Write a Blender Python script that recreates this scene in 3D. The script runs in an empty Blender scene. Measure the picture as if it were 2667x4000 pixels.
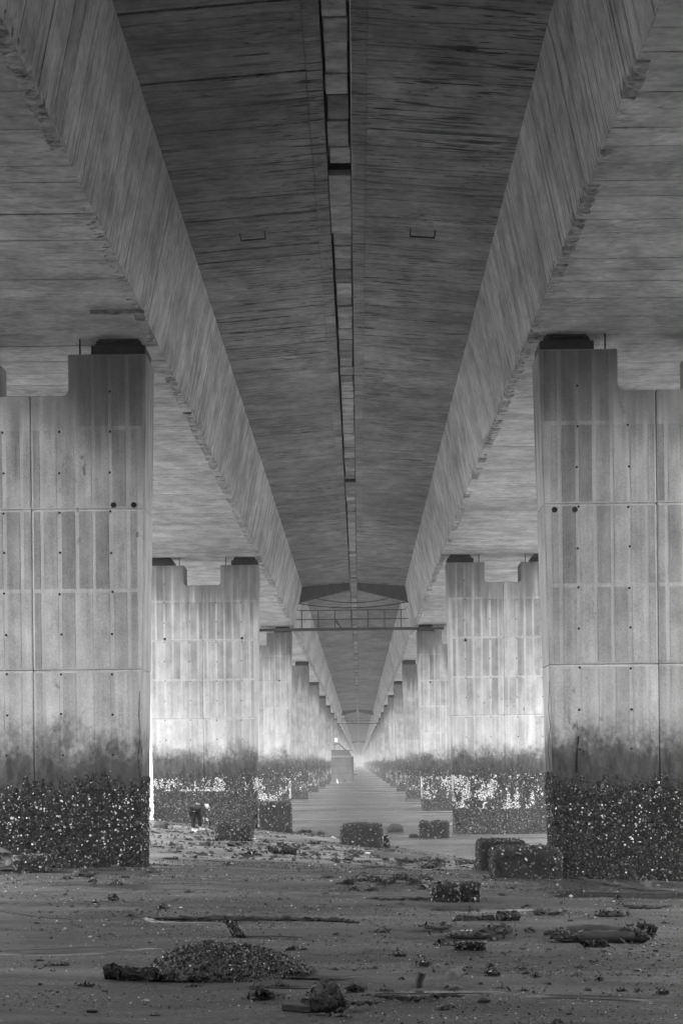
import bpy, bmesh, math, random
import numpy as np
from mathutils import Vector, Matrix, noise as mnoise

rng = np.random.default_rng(7)
random.seed(7)
SC = bpy.context.scene
COL = SC.collection

# ------------------------------------------------------------------ camera, sky, sun, exposure
F = 5555.6                      # focal length in photograph pixels (50 mm on a 36 mm tall frame)
VPX, VPY = 1403.3, 2981.8       # where the bridge axis meets the horizon in the photograph
ROLL = 0.011
CAMZ = 2.97
cam_data = bpy.data.cameras.new('camera')
cam = bpy.data.objects.new('camera', cam_data)
COL.objects.link(cam)
cam.location = (0, 0, CAMZ)
cam.rotation_euler = (math.pi / 2, ROLL, 0)
cam_data.sensor_fit = 'VERTICAL'
cam_data.sensor_height = 36
cam_data.sensor_width = 24
cam_data.lens = 50
cam_data.shift_x = -0.01743
cam_data.shift_y = 0.2453
cam_data.clip_start = 0.1
cam_data.clip_end = 6000
SC.camera = cam

SUN_EL, SUN_AZ = math.radians(55), math.radians(-178)
world = bpy.data.worlds.new('World')
SC.world = world
world.use_nodes = True
wn = world.node_tree
wn.nodes.clear()
sky = wn.nodes.new('ShaderNodeTexSky')
sky.sky_type = 'NISHITA'
sky.sun_disc = False
sky.sun_elevation = SUN_EL
sky.sun_rotation = SUN_AZ
sky.air_density = 1.5
sky.dust_density = 6.0
bw = wn.nodes.new('ShaderNodeRGBToBW')
bg = wn.nodes.new('ShaderNodeBackground')
bg.inputs['Strength'].default_value = 0.13
wo = wn.nodes.new('ShaderNodeOutputWorld')
wn.links.new(sky.outputs[0], bw.inputs[0])
wn.links.new(bw.outputs[0], bg.inputs['Color'])
wn.links.new(bg.outputs[0], wo.inputs['Surface'])

sun_data = bpy.data.lights.new('sun', 'SUN')
sun_data.energy = 1.0
sun_data.angle = math.radians(14)
sun = bpy.data.objects.new('sun', sun_data)
COL.objects.link(sun)
# sky rotation is measured clockwise from +Y seen from above
sd = Vector((math.sin(SUN_AZ) * math.cos(SUN_EL), math.cos(SUN_AZ) * math.cos(SUN_EL), math.sin(SUN_EL)))
sun.rotation_euler = (-sd).to_track_quat('-Z', 'Y').to_euler()
sun.location = (-30, 0, 40)

SC.view_settings.view_transform = 'Standard'
SC.view_settings.look = 'None'
SC.view_settings.gamma = 1
SC.view_settings.use_curve_mapping = False
SC.view_settings.exposure = 3.5
SC.render.engine = 'CYCLES'
SC.cycles.max_bounces = 7
SC.cycles.diffuse_bounces = 6
SC.cycles.glossy_bounces = 3
SC.cycles.volume_bounces = 1
SC.cycles.use_denoising = True

# ------------------------------------------------------------------ helpers
def ray(sx, sy):
    dx, up = sx - VPX, VPY - sy
    c, s = math.cos(ROLL), math.sin(ROLL)
    return (dx * c + up * s) / F, (-dx * s + up * c) / F

def at_depth(sx, sy, D):
    a, b = ray(sx, sy)
    return Vector((a * D, D, CAMZ + b * D))

def link(name, me, mats=None, parent=None, loc=None, kind=None):
    o = bpy.data.objects.new(name, me)
    COL.objects.link(o)
    if mats is not None and me is not None:
        for m in (mats if isinstance(mats, (list, tuple)) else [mats]):
            me.materials.append(m)
    if parent is not None:
        o.parent = parent
    if loc is not None:
        o.location = loc
    if kind:
        o['kind'] = kind
    return o

def tag(o, label, cat, group=None):
    o['label'] = label
    o['category'] = cat
    if group:
        o['group'] = group
    return o

def empty(name, loc, label, cat, group=None, rz=0.0):
    o = bpy.data.objects.new(name, None)
    COL.objects.link(o)
    o.location = loc
    o.rotation_euler = (0, 0, rz)
    o.empty_display_size = 0.3
    return tag(o, label, cat, group)

def mesh_from(verts, faces, smooth=False):
    me = bpy.data.meshes.new('mesh')
    me.from_pydata([tuple(v) for v in verts], [], [tuple(f) for f in faces])
    me.validate()
    if smooth:
        me.shade_smooth()
    return me

def bm_mesh(bm, smooth=False):
    bmesh.ops.recalc_face_normals(bm, faces=bm.faces[:])
    me = bpy.data.meshes.new('mesh')
    bm.to_mesh(me)
    bm.free()
    if smooth:
        me.shade_smooth()
    return me

def prism(poly, a, b, axis='y', bevel=0.0):
    """poly of (x,z) (axis y), extruded between a and b."""
    bm = bmesh.new()
    f0 = [bm.verts.new((p[0], a, p[1])) for p in poly]
    f1 = [bm.verts.new((p[0], b, p[1])) for p in poly]
    bm.faces.new(f0)
    bm.faces.new(f1[::-1])
    n = len(poly)
    for i in range(n):
        j = (i + 1) % n
        bm.faces.new((f0[i], f1[i], f1[j], f0[j]))
    bmesh.ops.recalc_face_normals(bm, faces=bm.faces[:])
    if bevel > 0:
        bmesh.ops.bevel(bm, geom=bm.edges[:], offset=bevel, segments=1, affect='EDGES')
    return bm_mesh(bm)

def box_bm(bm, x0, x1, y0, y1, z0, z1):
    vs = [bm.verts.new(p) for p in ((x0, y0, z0), (x1, y0, z0), (x1, y1, z0), (x0, y1, z0),
                                    (x0, y0, z1), (x1, y0, z1), (x1, y1, z1), (x0, y1, z1))]
    for f in ((0, 3, 2, 1), (4, 5, 6, 7), (0, 1, 5, 4), (1, 2, 6, 5), (2, 3, 7, 6), (3, 0, 4, 7)):
        bm.faces.new([vs[i] for i in f])

def box(x0, x1, y0, y1, z0, z1, bevel=0.0):
    bm = bmesh.new()
    box_bm(bm, x0, x1, y0, y1, z0, z1)
    if bevel:
        bmesh.ops.bevel(bm, geom=bm.edges[:], offset=bevel, segments=1, affect='EDGES')
    return bm_mesh(bm)

def tube(pts, radii, seg=8, wob=0.0, seed=0):
    """closed swept tube through pts"""
    pts = [Vector(p) for p in pts]
    if not isinstance(radii, (list, tuple)):
        radii = [radii] * len(pts)
    r_ = random.Random(seed)
    vs, fs = [], []
    for i, p in enumerate(pts):
        t = (pts[min(i + 1, len(pts) - 1)] - pts[max(i - 1, 0)]).normalized()
        ref = Vector((0, 0, 1)) if abs(t.z) < 0.9 else Vector((1, 0, 0))
        u = t.cross(ref).normalized()
        v = u.cross(t)
        for k in range(seg):
            a = 2 * math.pi * k / seg
            rr = radii[i] * (1 + wob * (r_.random() - 0.5) * 2)
            vs.append(p + u * math.cos(a) * rr + v * math.sin(a) * rr)
    for i in range(len(pts) - 1):
        for k in range(seg):
            a, b = i * seg + k, i * seg + (k + 1) % seg
            fs.append((a, b, b + seg, a + seg))
    fs.append(tuple(range(seg))[::-1])
    fs.append(tuple(range((len(pts) - 1) * seg, len(pts) * seg)))
    return mesh_from(vs, fs, smooth=False)

# ------------------------------------------------------------------ materials
class N:
    def __init__(self, name):
        self.m = bpy.data.materials.new(name)
        self.m.use_nodes = True
        self.t = self.m.node_tree
        self.t.nodes.clear()
        self.out = self.t.nodes.new('ShaderNodeOutputMaterial')
        self.b = self.t.nodes.new('ShaderNodeBsdfPrincipled')
        self.t.links.new(self.b.outputs[0], self.out.inputs[0])
        self.pos = self.t.nodes.new('ShaderNodeNewGeometry').outputs['Position']
    def put(self, sock, v):
        if isinstance(v, bpy.types.NodeSocket):
            self.t.links.new(v, sock)
        else:
            sock.default_value = v
    def scale(self, s, vec=None, off=(0, 0, 0)):
        n = self.t.nodes.new('ShaderNodeMapping')
        self.put(n.inputs['Vector'], vec or self.pos)
        n.inputs['Scale'].default_value = s
        n.inputs['Location'].default_value = off
        return n.outputs[0]
    def noise(self, s=(1, 1, 1), detail=4, rough=0.55, off=(0, 0, 0), vec=None, dist=0.0):
        n = self.t.nodes.new('ShaderNodeTexNoise')
        n.inputs['Scale'].default_value = 1
        n.inputs['Detail'].default_value = detail
        n.inputs['Roughness'].default_value = rough
        n.inputs['Distortion'].default_value = dist
        self.put(n.inputs['Vector'], self.scale(s, vec, off))
        return n.outputs[0]
    def voro(self, s=(1, 1, 1), out='Distance', rnd=1.0):
        n = self.t.nodes.new('ShaderNodeTexVoronoi')
        n.inputs['Scale'].default_value = 1
        n.inputs['Randomness'].default_value = rnd
        self.put(n.inputs['Vector'], self.scale(s))
        return n.outputs[out]
    def math(self, op, a, b=0.0, c=None, clamp=False):
        n = self.t.nodes.new('ShaderNodeMath')
        n.operation = op
        n.use_clamp = clamp
        self.put(n.inputs[0], a)
        self.put(n.inputs[1], b)
        if c is not None:
            self.put(n.inputs[2], c)
        return n.outputs[0]
    def mul(self, a, b): return self.math('MULTIPLY', a, b)
    def add(self, a, b): return self.math('ADD', a, b)
    def ss(self, x, lo, hi, a=0.0, b=1.0):
        n = self.t.nodes.new('ShaderNodeMapRange')
        n.interpolation_type = 'SMOOTHSTEP'
        self.put(n.inputs['Value'], x)
        n.inputs['From Min'].default_value = lo
        n.inputs['From Max'].default_value = hi
        n.inputs['To Min'].default_value = a
        n.inputs['To Max'].default_value = b
        return n.outputs[0]
    def lin(self, x, lo, hi, a=0.0, b=1.0):
        n = self.t.nodes.new('ShaderNodeMapRange')
        self.put(n.inputs['Value'], x)
        n.inputs['From Min'].default_value = lo
        n.inputs['From Max'].default_value = hi
        n.inputs['To Min'].default_value = a
        n.inputs['To Max'].default_value = b
        return n.outputs[0]
    def mix(self, f, a, b):
        n = self.t.nodes.new('ShaderNodeMix')
        n.data_type = 'FLOAT'
        self.put(n.inputs[0], f)
        self.put(n.inputs[2], a)
        self.put(n.inputs[3], b)
        return n.outputs[0]
    def xyz(self):
        n = self.t.nodes.new('ShaderNodeSeparateXYZ')
        self.put(n.inputs[0], self.pos)
        return n.outputs
    def objrand(self):
        return self.t.nodes.new('ShaderNodeObjectInfo').outputs['Random']
    def attr(self, name):
        n = self.t.nodes.new('ShaderNodeAttribute')
        n.attribute_name = name
        return n.outputs['Fac']
    def grey(self, v):
        n = self.t.nodes.new('ShaderNodeCombineColor')
        for i in range(3):
            self.put(n.inputs[i], v)
        return n.outputs[0]
    def done(self, tone, rough=0.9, bump=None, strength=0.5, dist=0.02, spec=0.3):
        self.put(self.b.inputs['Base Color'], self.grey(tone))
        self.put(self.b.inputs['Roughness'], rough)
        self.b.inputs['Specular IOR Level'].default_value = spec
        if bump is not None:
            n = self.t.nodes.new('ShaderNodeBump')
            n.inputs['Strength'].default_value = strength
            n.inputs['Distance'].default_value = dist
            self.put(n.inputs['Height'], bump)
            self.t.links.new(n.outputs[0], self.b.inputs['Normal'])
        return self.m

def pier_material(name, base, panel=False, far=False):
    n = N(name)
    x, y, z = n.xyz()
    big = n.noise((0.35, 0.35, 0.25), 3)
    mid = n.noise((2.2, 2.2, 1.3), 5, 0.6)
    streak = n.noise((7, 7, 0.3), 4, 0.6)
    fine = n.noise((30, 30, 22), 3, 0.6)
    t = n.add(base, n.lin(big, 0.3, 0.7, -0.03, 0.03))
    t = n.add(t, n.lin(mid, 0.36, 0.64, -0.06, 0.06))
    t = n.add(t, n.lin(streak, 0.36, 0.64, -0.045, 0.045))
    t = n.add(t, n.lin(fine, 0.36, 0.64, -0.04, 0.04))
    t = n.mul(t, n.lin(n.objrand(), 0, 1, *((0.74, 1.16) if panel else ((0.78, 1.14) if far else (0.93, 1.06)))))
    if panel:
        t = n.mul(t, n.ss(z, 7.5, 4.2, 1.0, 1.22))
    # damp staining that has run down from the pier head
    zs = n.add(z, n.lin(n.noise((3.2, 3.2, 0.12), 3, 0.6, (3, 1, 0)), 0.3, 0.7, -1.0, 1.0))
    head = n.mul(n.ss(zs, 8.8, 10.3), n.ss(n.noise((0.55, 0.07, 0.2), 3, 0.5, (9, 4, 2)), 0.3, 0.6, 0.35, 1))
    t = n.mix(n.mul(head, 0.72), t, 0.08)
    spl = n.mul(n.ss(n.noise((7, 7, 4), 4, 0.7, (2, 8, 1)), 0.60, 0.66), n.ss(n.noise((.6, .6, .45), 2, 0.5, (7, 1, 4)), 0.56, 0.66))
    t = n.mix(n.mul(spl, 0.7), t, 0.06)
    # pale lime bloom above the tide mark
    lime = n.mul(n.ss(z, 3.5, 4.3), n.ss(z, 6.2, 4.7))
    t = n.mix(n.mul(lime, 0.1), t, 0.52)
    # tide mark: algae
    zt = n.add(z, n.add(n.lin(n.noise((0.8, 0.8, 0.7), 5, 0.65), 0.25, 0.75, -0.5, 0.5),
                        n.lin(n.noise((9, 9, 6), 5, 0.7), 0.3, 0.7, -0.2, 0.2)))
    alg = n.ss(zt, 3.95, 3.05)
    algt = n.mul(n.ss(z, 2.6, 3.8, .8, 1.3), n.add(0.062, n.lin(n.noise((6, 6, 2), 5, 0.65), 0.35, 0.65, -0.03, 0.04)))
    t = n.mix(alg, t, algt)
    # crust of the oyster zone under the loose shells
    zc = n.add(z, n.lin(n.noise((3, 3, 1.2), 5, 0.7), 0.25, 0.75, -0.4, 0.4))
    cru = n.ss(zc, 2.95, 2.2)
    v = n.voro((17, 17, 17))
    vc = n.voro((17, 17, 17), 'Color')
    rr = n.t.nodes.new('ShaderNodeSeparateColor')
    n.put(rr.inputs[0], vc)
    spot = n.mul(n.ss(v, 0.42, 0.25), n.ss(rr.outputs[0], 0.8, 0.86))
    crt = n.mix(n.mul(spot, (1.0 if far else 0.3)), n.lin(rr.outputs[1], 0, 1, 0.012, 0.05), 0.5)
    if far:
        w = n.mul(n.ss(n.noise((2.5, 2.5, 0.8), 4, 0.7, (5, 5, 5)), 0.52, 0.62), n.mul(n.ss(zc, 0.6, 1.0), n.ss(zc, 2.5, 2.0)))
        crt = n.mix(n.mul(w, .55), crt, 0.42)
    t = n.mix(cru, t, crt)
    pits = n.ss(n.voro((9, 9, 6)), 0.10, 0.05)
    t = n.mix(n.mul(pits, 0.5), t, 0.08)
    h = n.add(n.mul(fine, 0.5), n.add(mid, n.mul(n.mul(v, cru), 3.0)))
    return n.done(t, n.mix(alg, 0.9, 0.7), h, 0.5, 0.02)

def deck_material(name, base, freq, lam, streak_amt=0.7, pit=0.3, gamp=0.3):
    """board-marked concrete; freq = grain frequencies along x,y,z; lam = scale of the dark streaks"""
    n = N(name)
    big = n.noise((0.22, 0.12, 0.3), 4, 0.6)
    grain = n.noise(freq, 5, 0.65)
    grain2 = n.noise(tuple(f * 2.7 for f in freq), 3, 0.6, (4, 2, 1))
    mid = n.noise((1.3, 1.3, 1.3), 5, 0.6)
    t = n.mul(base, n.lin(big, 0.35, 0.65, 0.78, 1.22))
    t = n.mul(t, n.lin(grain, 0.38, 0.62, 1 - gamp, 1 + gamp))
    t = n.mul(t, n.lin(grain2, 0.38, 0.62, 1 - gamp * .7, 1 + gamp * .7))
    t = n.mul(t, n.lin(mid, 0.36, 0.64, 0.76, 1.2))
    t = n.mul(t, n.lin(n.noise((5, 9, 6), 4, 0.7, (7, 7, 7)), 0.36, 0.64, 0.86, 1.14))
    t = n.mul(t, n.lin(n.objrand(), 0, 1, 0.86, 1.1))
    s = n.noise(lam, 4, 0.6, (11, 3, 8))
    s2 = n.noise(tuple(f * 2.3 for f in lam), 3, 0.55, (1, 13, 8))
    dark = n.math('MAXIMUM', n.mul(n.ss(s, 0.60, 0.645), 0.75), n.ss(s2, 0.60, 0.625))
    dark = n.mul(dark, n.ss(n.noise((.22, .13, .25), 3, .6, (6, 6, 1)), .40, .58, .25, 1.0))
    for off, th, am in (((5, 1, 2), .014, 1.0), ((8, 6, 3), .010, .8)):
        hc = n.math('ABSOLUTE', n.add(n.noise(tuple(f * .8 for f in lam), 3, 0.6, off), -0.5))
        hc = n.mul(n.ss(hc, th, th * .3), n.ss(n.noise((.5, .5, .5), 3, .6, off), .45, .6))
        dark = n.math('MAXIMUM', dark, n.mul(hc, am))
    t = n.mix(n.mul(dark, streak_amt), t, 0.03)
    lite = n.ss(n.noise(lam, 3, 0.6, (31, 7, 2)), 0.64, 0.74)
    t = n.mix(n.mul(lite, 0.15), t, 0.5)
    if pit:
        p = n.ss(n.noise((5, 18, 18), 2, 0.5, (2, 2, 2)), 0.70, 0.76)
        t = n.mix(n.mul(p, pit), t, 0.05)
    h = n.add(grain, n.mul(grain2, 0.5))
    return n.done(n.math('MAXIMUM', t, 0.02), 0.92, h, 0.22, 0.012)

def plain(name, tone, rough=0.8, var=0.3, s=(6, 6, 6), bump=0.3, spec=0.3, rnd=0.0):
    n = N(name)
    a = n.noise(s, 5, 0.65)
    t = n.mul(tone, n.lin(a, 0.25, 0.75, 1 - var, 1 + var))
    if rnd:
        t = n.mul(t, n.lin(n.objrand(), 0, 1, 1 - rnd, 1 + rnd))
    return n.done(t, rough, a, bump, 0.02, spec)

M_PIER = pier_material('pier_concrete', 0.445)
M_PANEL = pier_material('pier_panel_concrete', 0.345, panel=True)
M_PIER_FAR = pier_material('far_pier_concrete', 0.30, far=True)  # same concrete darkened in its colour to offset strong light on far piers
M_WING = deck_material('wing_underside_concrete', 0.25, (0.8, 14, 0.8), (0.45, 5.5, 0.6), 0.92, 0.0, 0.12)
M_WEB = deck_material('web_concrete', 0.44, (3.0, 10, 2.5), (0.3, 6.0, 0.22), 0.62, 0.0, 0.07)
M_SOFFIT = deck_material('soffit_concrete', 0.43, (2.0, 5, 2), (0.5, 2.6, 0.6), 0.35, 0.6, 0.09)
M_EDGE = plain('broken_edge_concrete', 0.30, 0.95, 0.9, (4, 9, 9), 1.0)
M_SLAB = plain('median_slab_concrete', 0.28, 0.9, 0.6, (2.0, 4, 2.5), 0.4, rnd=0.4)
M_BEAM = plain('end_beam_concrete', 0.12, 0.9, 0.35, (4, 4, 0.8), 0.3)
M_BEARING = plain('bearing_steel', 0.035, 0.6, 0.4, (8, 8, 8), 0.3)
M_NEAR_BLACK = plain('near_black_and_shade', 0.015, 0.9, 0.1)  # near-black for cables and cracks, also painted shade of holes and hatch edges
M_STEEL = plain('weathered_steel', 0.06, 0.6, 0.4, (4, 4, 4), 0.2)
M_PIPE = plain('galvanised_pipe', 0.33, 0.5, 0.3, (5, 5, 5), 0.2)
M_WOOD = plain('wet_driftwood', 0.05, 0.7, 0.5, (3, 25, 25), 0.8)
M_PALEWOOD = plain('pale_driftwood', 0.11, 0.8, 0.4, (3, 25, 25), 0.6)
M_CRUST = plain('dark_crust', 0.022, 0.8, 0.6, (22, 22, 22), 1.0)
M_STONE = plain('wet_stone', 0.07, 0.6, 0.6, (12, 12, 12), 1.0, rnd=0.3)
M_CLOTH = plain('wet_cloth', 0.06, 0.7, 0.5, (4, 4, 12), 0.6)
M_CLOTH2 = plain('pale_cloth', 0.09, 0.85, 0.5, (3, 3, 10), 0.6)
M_WEED = plain('sea_weed', 0.035, 0.7, 0.6, (15, 15, 15), 0.6, rnd=0.3)
M_WHITE = plain('white_paint', 0.75, 0.6, 0.1)
M_JACKET = plain('quilted_jacket', 0.016, 0.55, 0.6, (30, 30, 6), 0.8)
M_TROUSER = plain('black_trousers', 0.012, 0.9, 0.2)
M_SKIN = plain('skin', 0.42, 0.6, 0.1)
M_SHOE = plain('white_shoe', 0.7, 0.7, 0.1)
M_HULL = plain('barge_hull', 0.11, 0.7, 0.35, (1.2, 1.2, 0.6), 0.2)

def shell_material():
    n = N('shells')
    t = n.mul(n.attr('tone'), n.lin(n.noise((40, 40, 40), 2), 0.3, 0.7, 0.8, 1.2))
    return n.done(t, 0.75, spec=0.2)
M_SHELL = shell_material()

def sand_material():
    n = N('wet_sand')
    x, y, z = n.xyz()
    big = n.noise((0.16, 0.22, 0.2), 4, 0.6)
    mid = n.noise((0.5, 2.2, 1), 5, 0.6)
    fine = n.noise((22, 45, 22), 4, 0.7)
    gr = n.noise((90, 120, 90), 2, 0.7)
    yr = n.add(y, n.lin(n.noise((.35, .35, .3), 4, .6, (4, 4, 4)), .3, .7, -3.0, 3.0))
    t = n.add(n.ss(yr, 30.5, 33.5, 0.062, 0.165), n.lin(mid, 0.36, 0.64, -0.02, 0.02))  # drier sand beyond the ridge, with that stretch's extra light added in colour
    t = n.mul(t, n.lin(fine, 0.38, 0.62, 0.6, 1.4))
    t = n.mul(t, n.lin(gr, 0.38, 0.62, 0.7, 1.3))
    # standing moisture in low bands
    wet = n.ss(n.add(n.mul(big, 0.65), n.mul(n.noise((0.25, 1.2, 1), 4, 0.6, (3, 3, 3)), 0.45)), 0.53, 0.61)
    shore = n.ss(z, 0.22, 0.02)
    wet = n.math('MAXIMUM', wet, shore)
    t = n.mul(t, n.ss(wet, 0, 1, 1.0, 0.5))
    t = n.mul(t, n.ss(n.noise((.12, .5, .2), 5, .6, (8, 2, 4)), .42, .60, .74, 1.42))
    # crushed shell
    v = n.voro((16, 16, 16))
    vc = n.t.nodes.new('ShaderNodeSeparateColor')
    n.put(vc.inputs[0], n.voro((16, 16, 16), 'Color'))
    sp = n.mul(n.ss(v, 0.30, 0.16), n.ss(vc.outputs[0], 0.86, 0.9))
    sp = n.mul(sp, n.ss(n.noise((0.5, 0.9, 1), 3), 0.4, 0.6, 0.25, 1))
    t = n.mix(n.mul(sp, .7), t, 0.28)
    dk = n.mul(n.ss(v, 0.34, 0.2), n.ss(vc.outputs[1], 0.82, 0.86))
    t = n.mix(n.mul(dk, 0.8), t, 0.045)
    h = n.add(n.mul(fine, 1.0), n.add(n.mul(gr, 0.6), n.mul(n.noise((2, 9, 2), 4, 0.6), 1.2)))
    return n.done(n.math('MAXIMUM', t, 0.02), n.mix(wet, 0.9, 0.35), h, 0.7, 0.02, 0.35)
M_SAND = sand_material()

def water_material():
    n = N('sea_water')
    a = n.noise((0.5, 1.6, 1), 5, 0.6)
    b = n.noise((0.08, 0.25, 1), 3, 0.5)
    h = n.add(a, n.mul(b, 1.5))
    c = n.noise((0.02, 0.12, 1), 4, 0.6, (3, 1, 0))
    return n.done(n.lin(c, 0.35, 0.65, 0.10, 0.17), n.lin(c, 0.35, 0.65, 0.15, 0.34), h, 1.0, 0.3, 0.5)
M_WATER = water_material()

# ------------------------------------------------------------------ terrain
CP = np.array([
    (-3, 8, 1.45), (0, 8, 1.42), (3, 8, 1.38), (-6, 15, 1.32), (0, 15, 1.2), (6, 15, 1.08),
    (-8, 28, 1.0), (-4, 28, .95), (0, 28, .84), (4, 28, .66), (7, 28, .56), (-8, 42, .9), (-4, 42, .62), (0, 42, .33),
    (-8.5, 58.2, .71), (-4, 58.2, .27), (-2.4, 61, 0), (.7, 52, 0), (3.6, 43, 0), (6.5, 37, .05), (3.5, 58, -.5),
    (0, 70, -.6), (-3, 76, -.5), (-12, 76, -.2), (-14, 58, .8), (-22, 58, .6), (10, 60, -1), (0, 100, -1.4), (-12, 110, -1.2),
    (12, 110, -1.5), (0, 0, 1.6), (0, -15, 2.1), (-18, 0, 2.0), (18, 0, 1.3), (20, 28, .2), (-20, 28, 1.2), (18, 45, -.6),
    (-22, 90, -.6), (-20, -18, 2.3), (20, -18, 1.9), (0, 120, -1.6)], float)

def _u(r2):
    return np.where(r2 > 1e-12, r2 * np.log(np.maximum(r2, 1e-12)), 0.0)

def _tps_fit():
    p = CP[:, :2]
    n = len(p)
    K = _u(((p[:, None, :] - p[None]) ** 2).sum(-1)) + np.eye(n) * 1.0
    P = np.hstack([np.ones((n, 1)), p])
    A = np.zeros((n + 3, n + 3))
    A[:n, :n] = K
    A[:n, n:] = P
    A[n:, :n] = P.T
    return np.linalg.solve(A, np.concatenate([CP[:, 2], np.zeros(3)]))
_TPS = _tps_fit()

def ground(x, y):
    x = np.asarray(x, float)
    y = np.asarray(y, float)
    xc, yc = np.clip(x, -22, 20), np.clip(y, -18, 120)
    r2 = (xc[..., None] - CP[:, 0]) ** 2 + (yc[..., None] - CP[:, 1]) ** 2
    n = len(CP)
    z = (_u(r2) * _TPS[:n]).sum(-1) + _TPS[n] + _TPS[n + 1] * xc + _TPS[n + 2] * yc
    z = z + 0.018 * np.sin(1.3 * x + 0.4 * np.sin(0.7 * y)) * np.sin(0.9 * y + 0.6 * np.sin(0.8 * x))
    z = z + 0.008 * np.sin(3.1 * x + 1.0 * y + np.sin(2.1 * y)) + 0.006 * np.sin(5.3 * y + 0.8 * np.sin(1.7 * x))
    return z

def on_ground(sx, sy, dmax=75):
    a, b = ray(sx, sy)
    D = 5.0
    while D < dmax:
        if CAMZ + b * D <= max(float(ground(a * D, D)), 0.0):
            break
        D += 0.05
    return Vector((a * D, D, max(float(ground(a * D, D)), 0.0)))

# ------------------------------------------------------------------ setting: sand, water, haze
def grid_mesh(xs, ys, zf):
    X, Y = np.meshgrid(xs, ys)
    Z = zf(X, Y)
    v = np.stack([X, Y, Z], -1).reshape(-1, 3)
    nx, ny = len(xs), len(ys)
    i = np.arange(nx * ny).reshape(ny, nx)
    f = np.stack([i[:-1, :-1], i[:-1, 1:], i[1:, 1:], i[1:, :-1]], -1).reshape(-1, 4)
    return fast_mesh(v, f)

def fast_mesh(v, f, smooth=True):
    me = bpy.data.meshes.new('mesh')
    k = f.shape[1]
    me.vertices.add(len(v))
    me.vertices.foreach_set('co', np.asarray(v, np.float32).ravel())
    me.loops.add(len(f) * k)
    me.loops.foreach_set('vertex_index', np.asarray(f, np.int32).ravel())
    me.polygons.add(len(f))
    me.polygons.foreach_set('loop_start', np.arange(0, len(f) * k, k, dtype=np.int32))
    me.update(calc_edges=True)
    me.validate()
    if smooth:
        me.shade_smooth()
    return me

xs = np.concatenate([[-1480, -1400, -300, -120, -60, -40, -28, -20, -16], np.arange(-13, 13.01, 0.1), [16, 20, 28, 40, 60, 120, 300, 1400, 1480]])
ys = np.concatenate([[-180, -170, -100, -60, -40, -20, -10, -4, 0, 3, 5], np.geomspace(6.5, 75, 420), [80, 86, 92, 100, 110, 125, 140, 150]])
def sandz(X, Y):
    Z = ground(X, Y)
    edge = (np.abs(X) > 1450) | (Y > 145) | (Y < -175)
    Z = np.where(np.abs(X) > 30, np.where(Y > 10, Z - (np.abs(X) - 30) * 0.03, Z), Z)
    return np.where(edge, -2.5, np.maximum(Z, -2.2))
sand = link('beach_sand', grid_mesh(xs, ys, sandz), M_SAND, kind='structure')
# unseen bank added behind and beside the camera to shade the near ground
bx = np.concatenate([[-900, -420, -200, -100], np.arange(-60, 61, 3.0), [100, 200, 420, 900]])
by = np.concatenate([[-170.0, -60, -40, -25], np.arange(-18, 21, 1.5)])
def bankz(X, Y):
    u = np.clip((np.abs(X) - 9.5) / 8, 0, 1)
    front = 1.0 + 17 * u * u * (3 - 2 * u)
    h = np.clip((front - Y) / 13.0, 0, 1)
    return np.where(Y > front + .4, 0.1, 1.3 + h * 12.6 + 0.3 * np.sin(X * 0.9) * np.sin(Y * 0.7) * h)
bank = link('shading_bank', grid_mesh(bx, by, bankz), plain('shading_bank_dark', 0.05, 0.95, 0.5, (1.5, 1.5, 1.5), 1.0), kind='structure')
water = link('sea_water', mesh_from([(-1480, -175, 0), (1480, -175, 0), (1480, 1980, 0), (-1480, 1980, 0)], [(0, 1, 2, 3)]), M_WATER, kind='structure')

# ------------------------------------------------------------------ bridge dimensions
XC = -0.25          # bridge centre line
SPAN = 30.0
PIERX = 6.15
PT = 1.1            # pier thickness
def pier_y(k): return SPAN * (k - 0.06)

# section of one box girder, x from the bridge centre line
SEC = [(.235, 14.25), (3.19, 14.02), (3.72, 11.5), (8.58, 11.5), (9.11, 14.02), (12.1, 14.25), (12.1, 14.68), (.235, 14.68)]

ORD = ['', 'first', 'second', 'third', 'fourth', 'fifth', 'sixth', 'seventh', 'eighth', 'ninth', 'tenth', 'eleventh', 'twelfth', 'thirteenth', 'fourteenth']

def girder(side, y0, y1, label, boards):
    s = 1 if side == 'right' else -1
    g = empty('box_girder', (XC, y0, 0), label, 'bridge girder', 'concrete box girders of the bridge')
    ins = 0.085 if boards else 0.0
    sec = [(.235, 14.25 + ins), (3.19 + ins, 14.02 + ins), (3.72 + ins, 11.5 + ins)] + SEC[3:]
    poly = [(s * x, z) for x, z in sec]
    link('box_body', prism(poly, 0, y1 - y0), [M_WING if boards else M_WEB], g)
    if not boards:
        # outer faces get the three concretes of the section
        bm = bmesh.new()
        me = g.children[0].data
        me.materials.clear()
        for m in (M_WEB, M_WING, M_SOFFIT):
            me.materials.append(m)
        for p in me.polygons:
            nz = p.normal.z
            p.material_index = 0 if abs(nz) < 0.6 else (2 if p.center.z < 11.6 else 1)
        bm.free()
    return g, s

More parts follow.
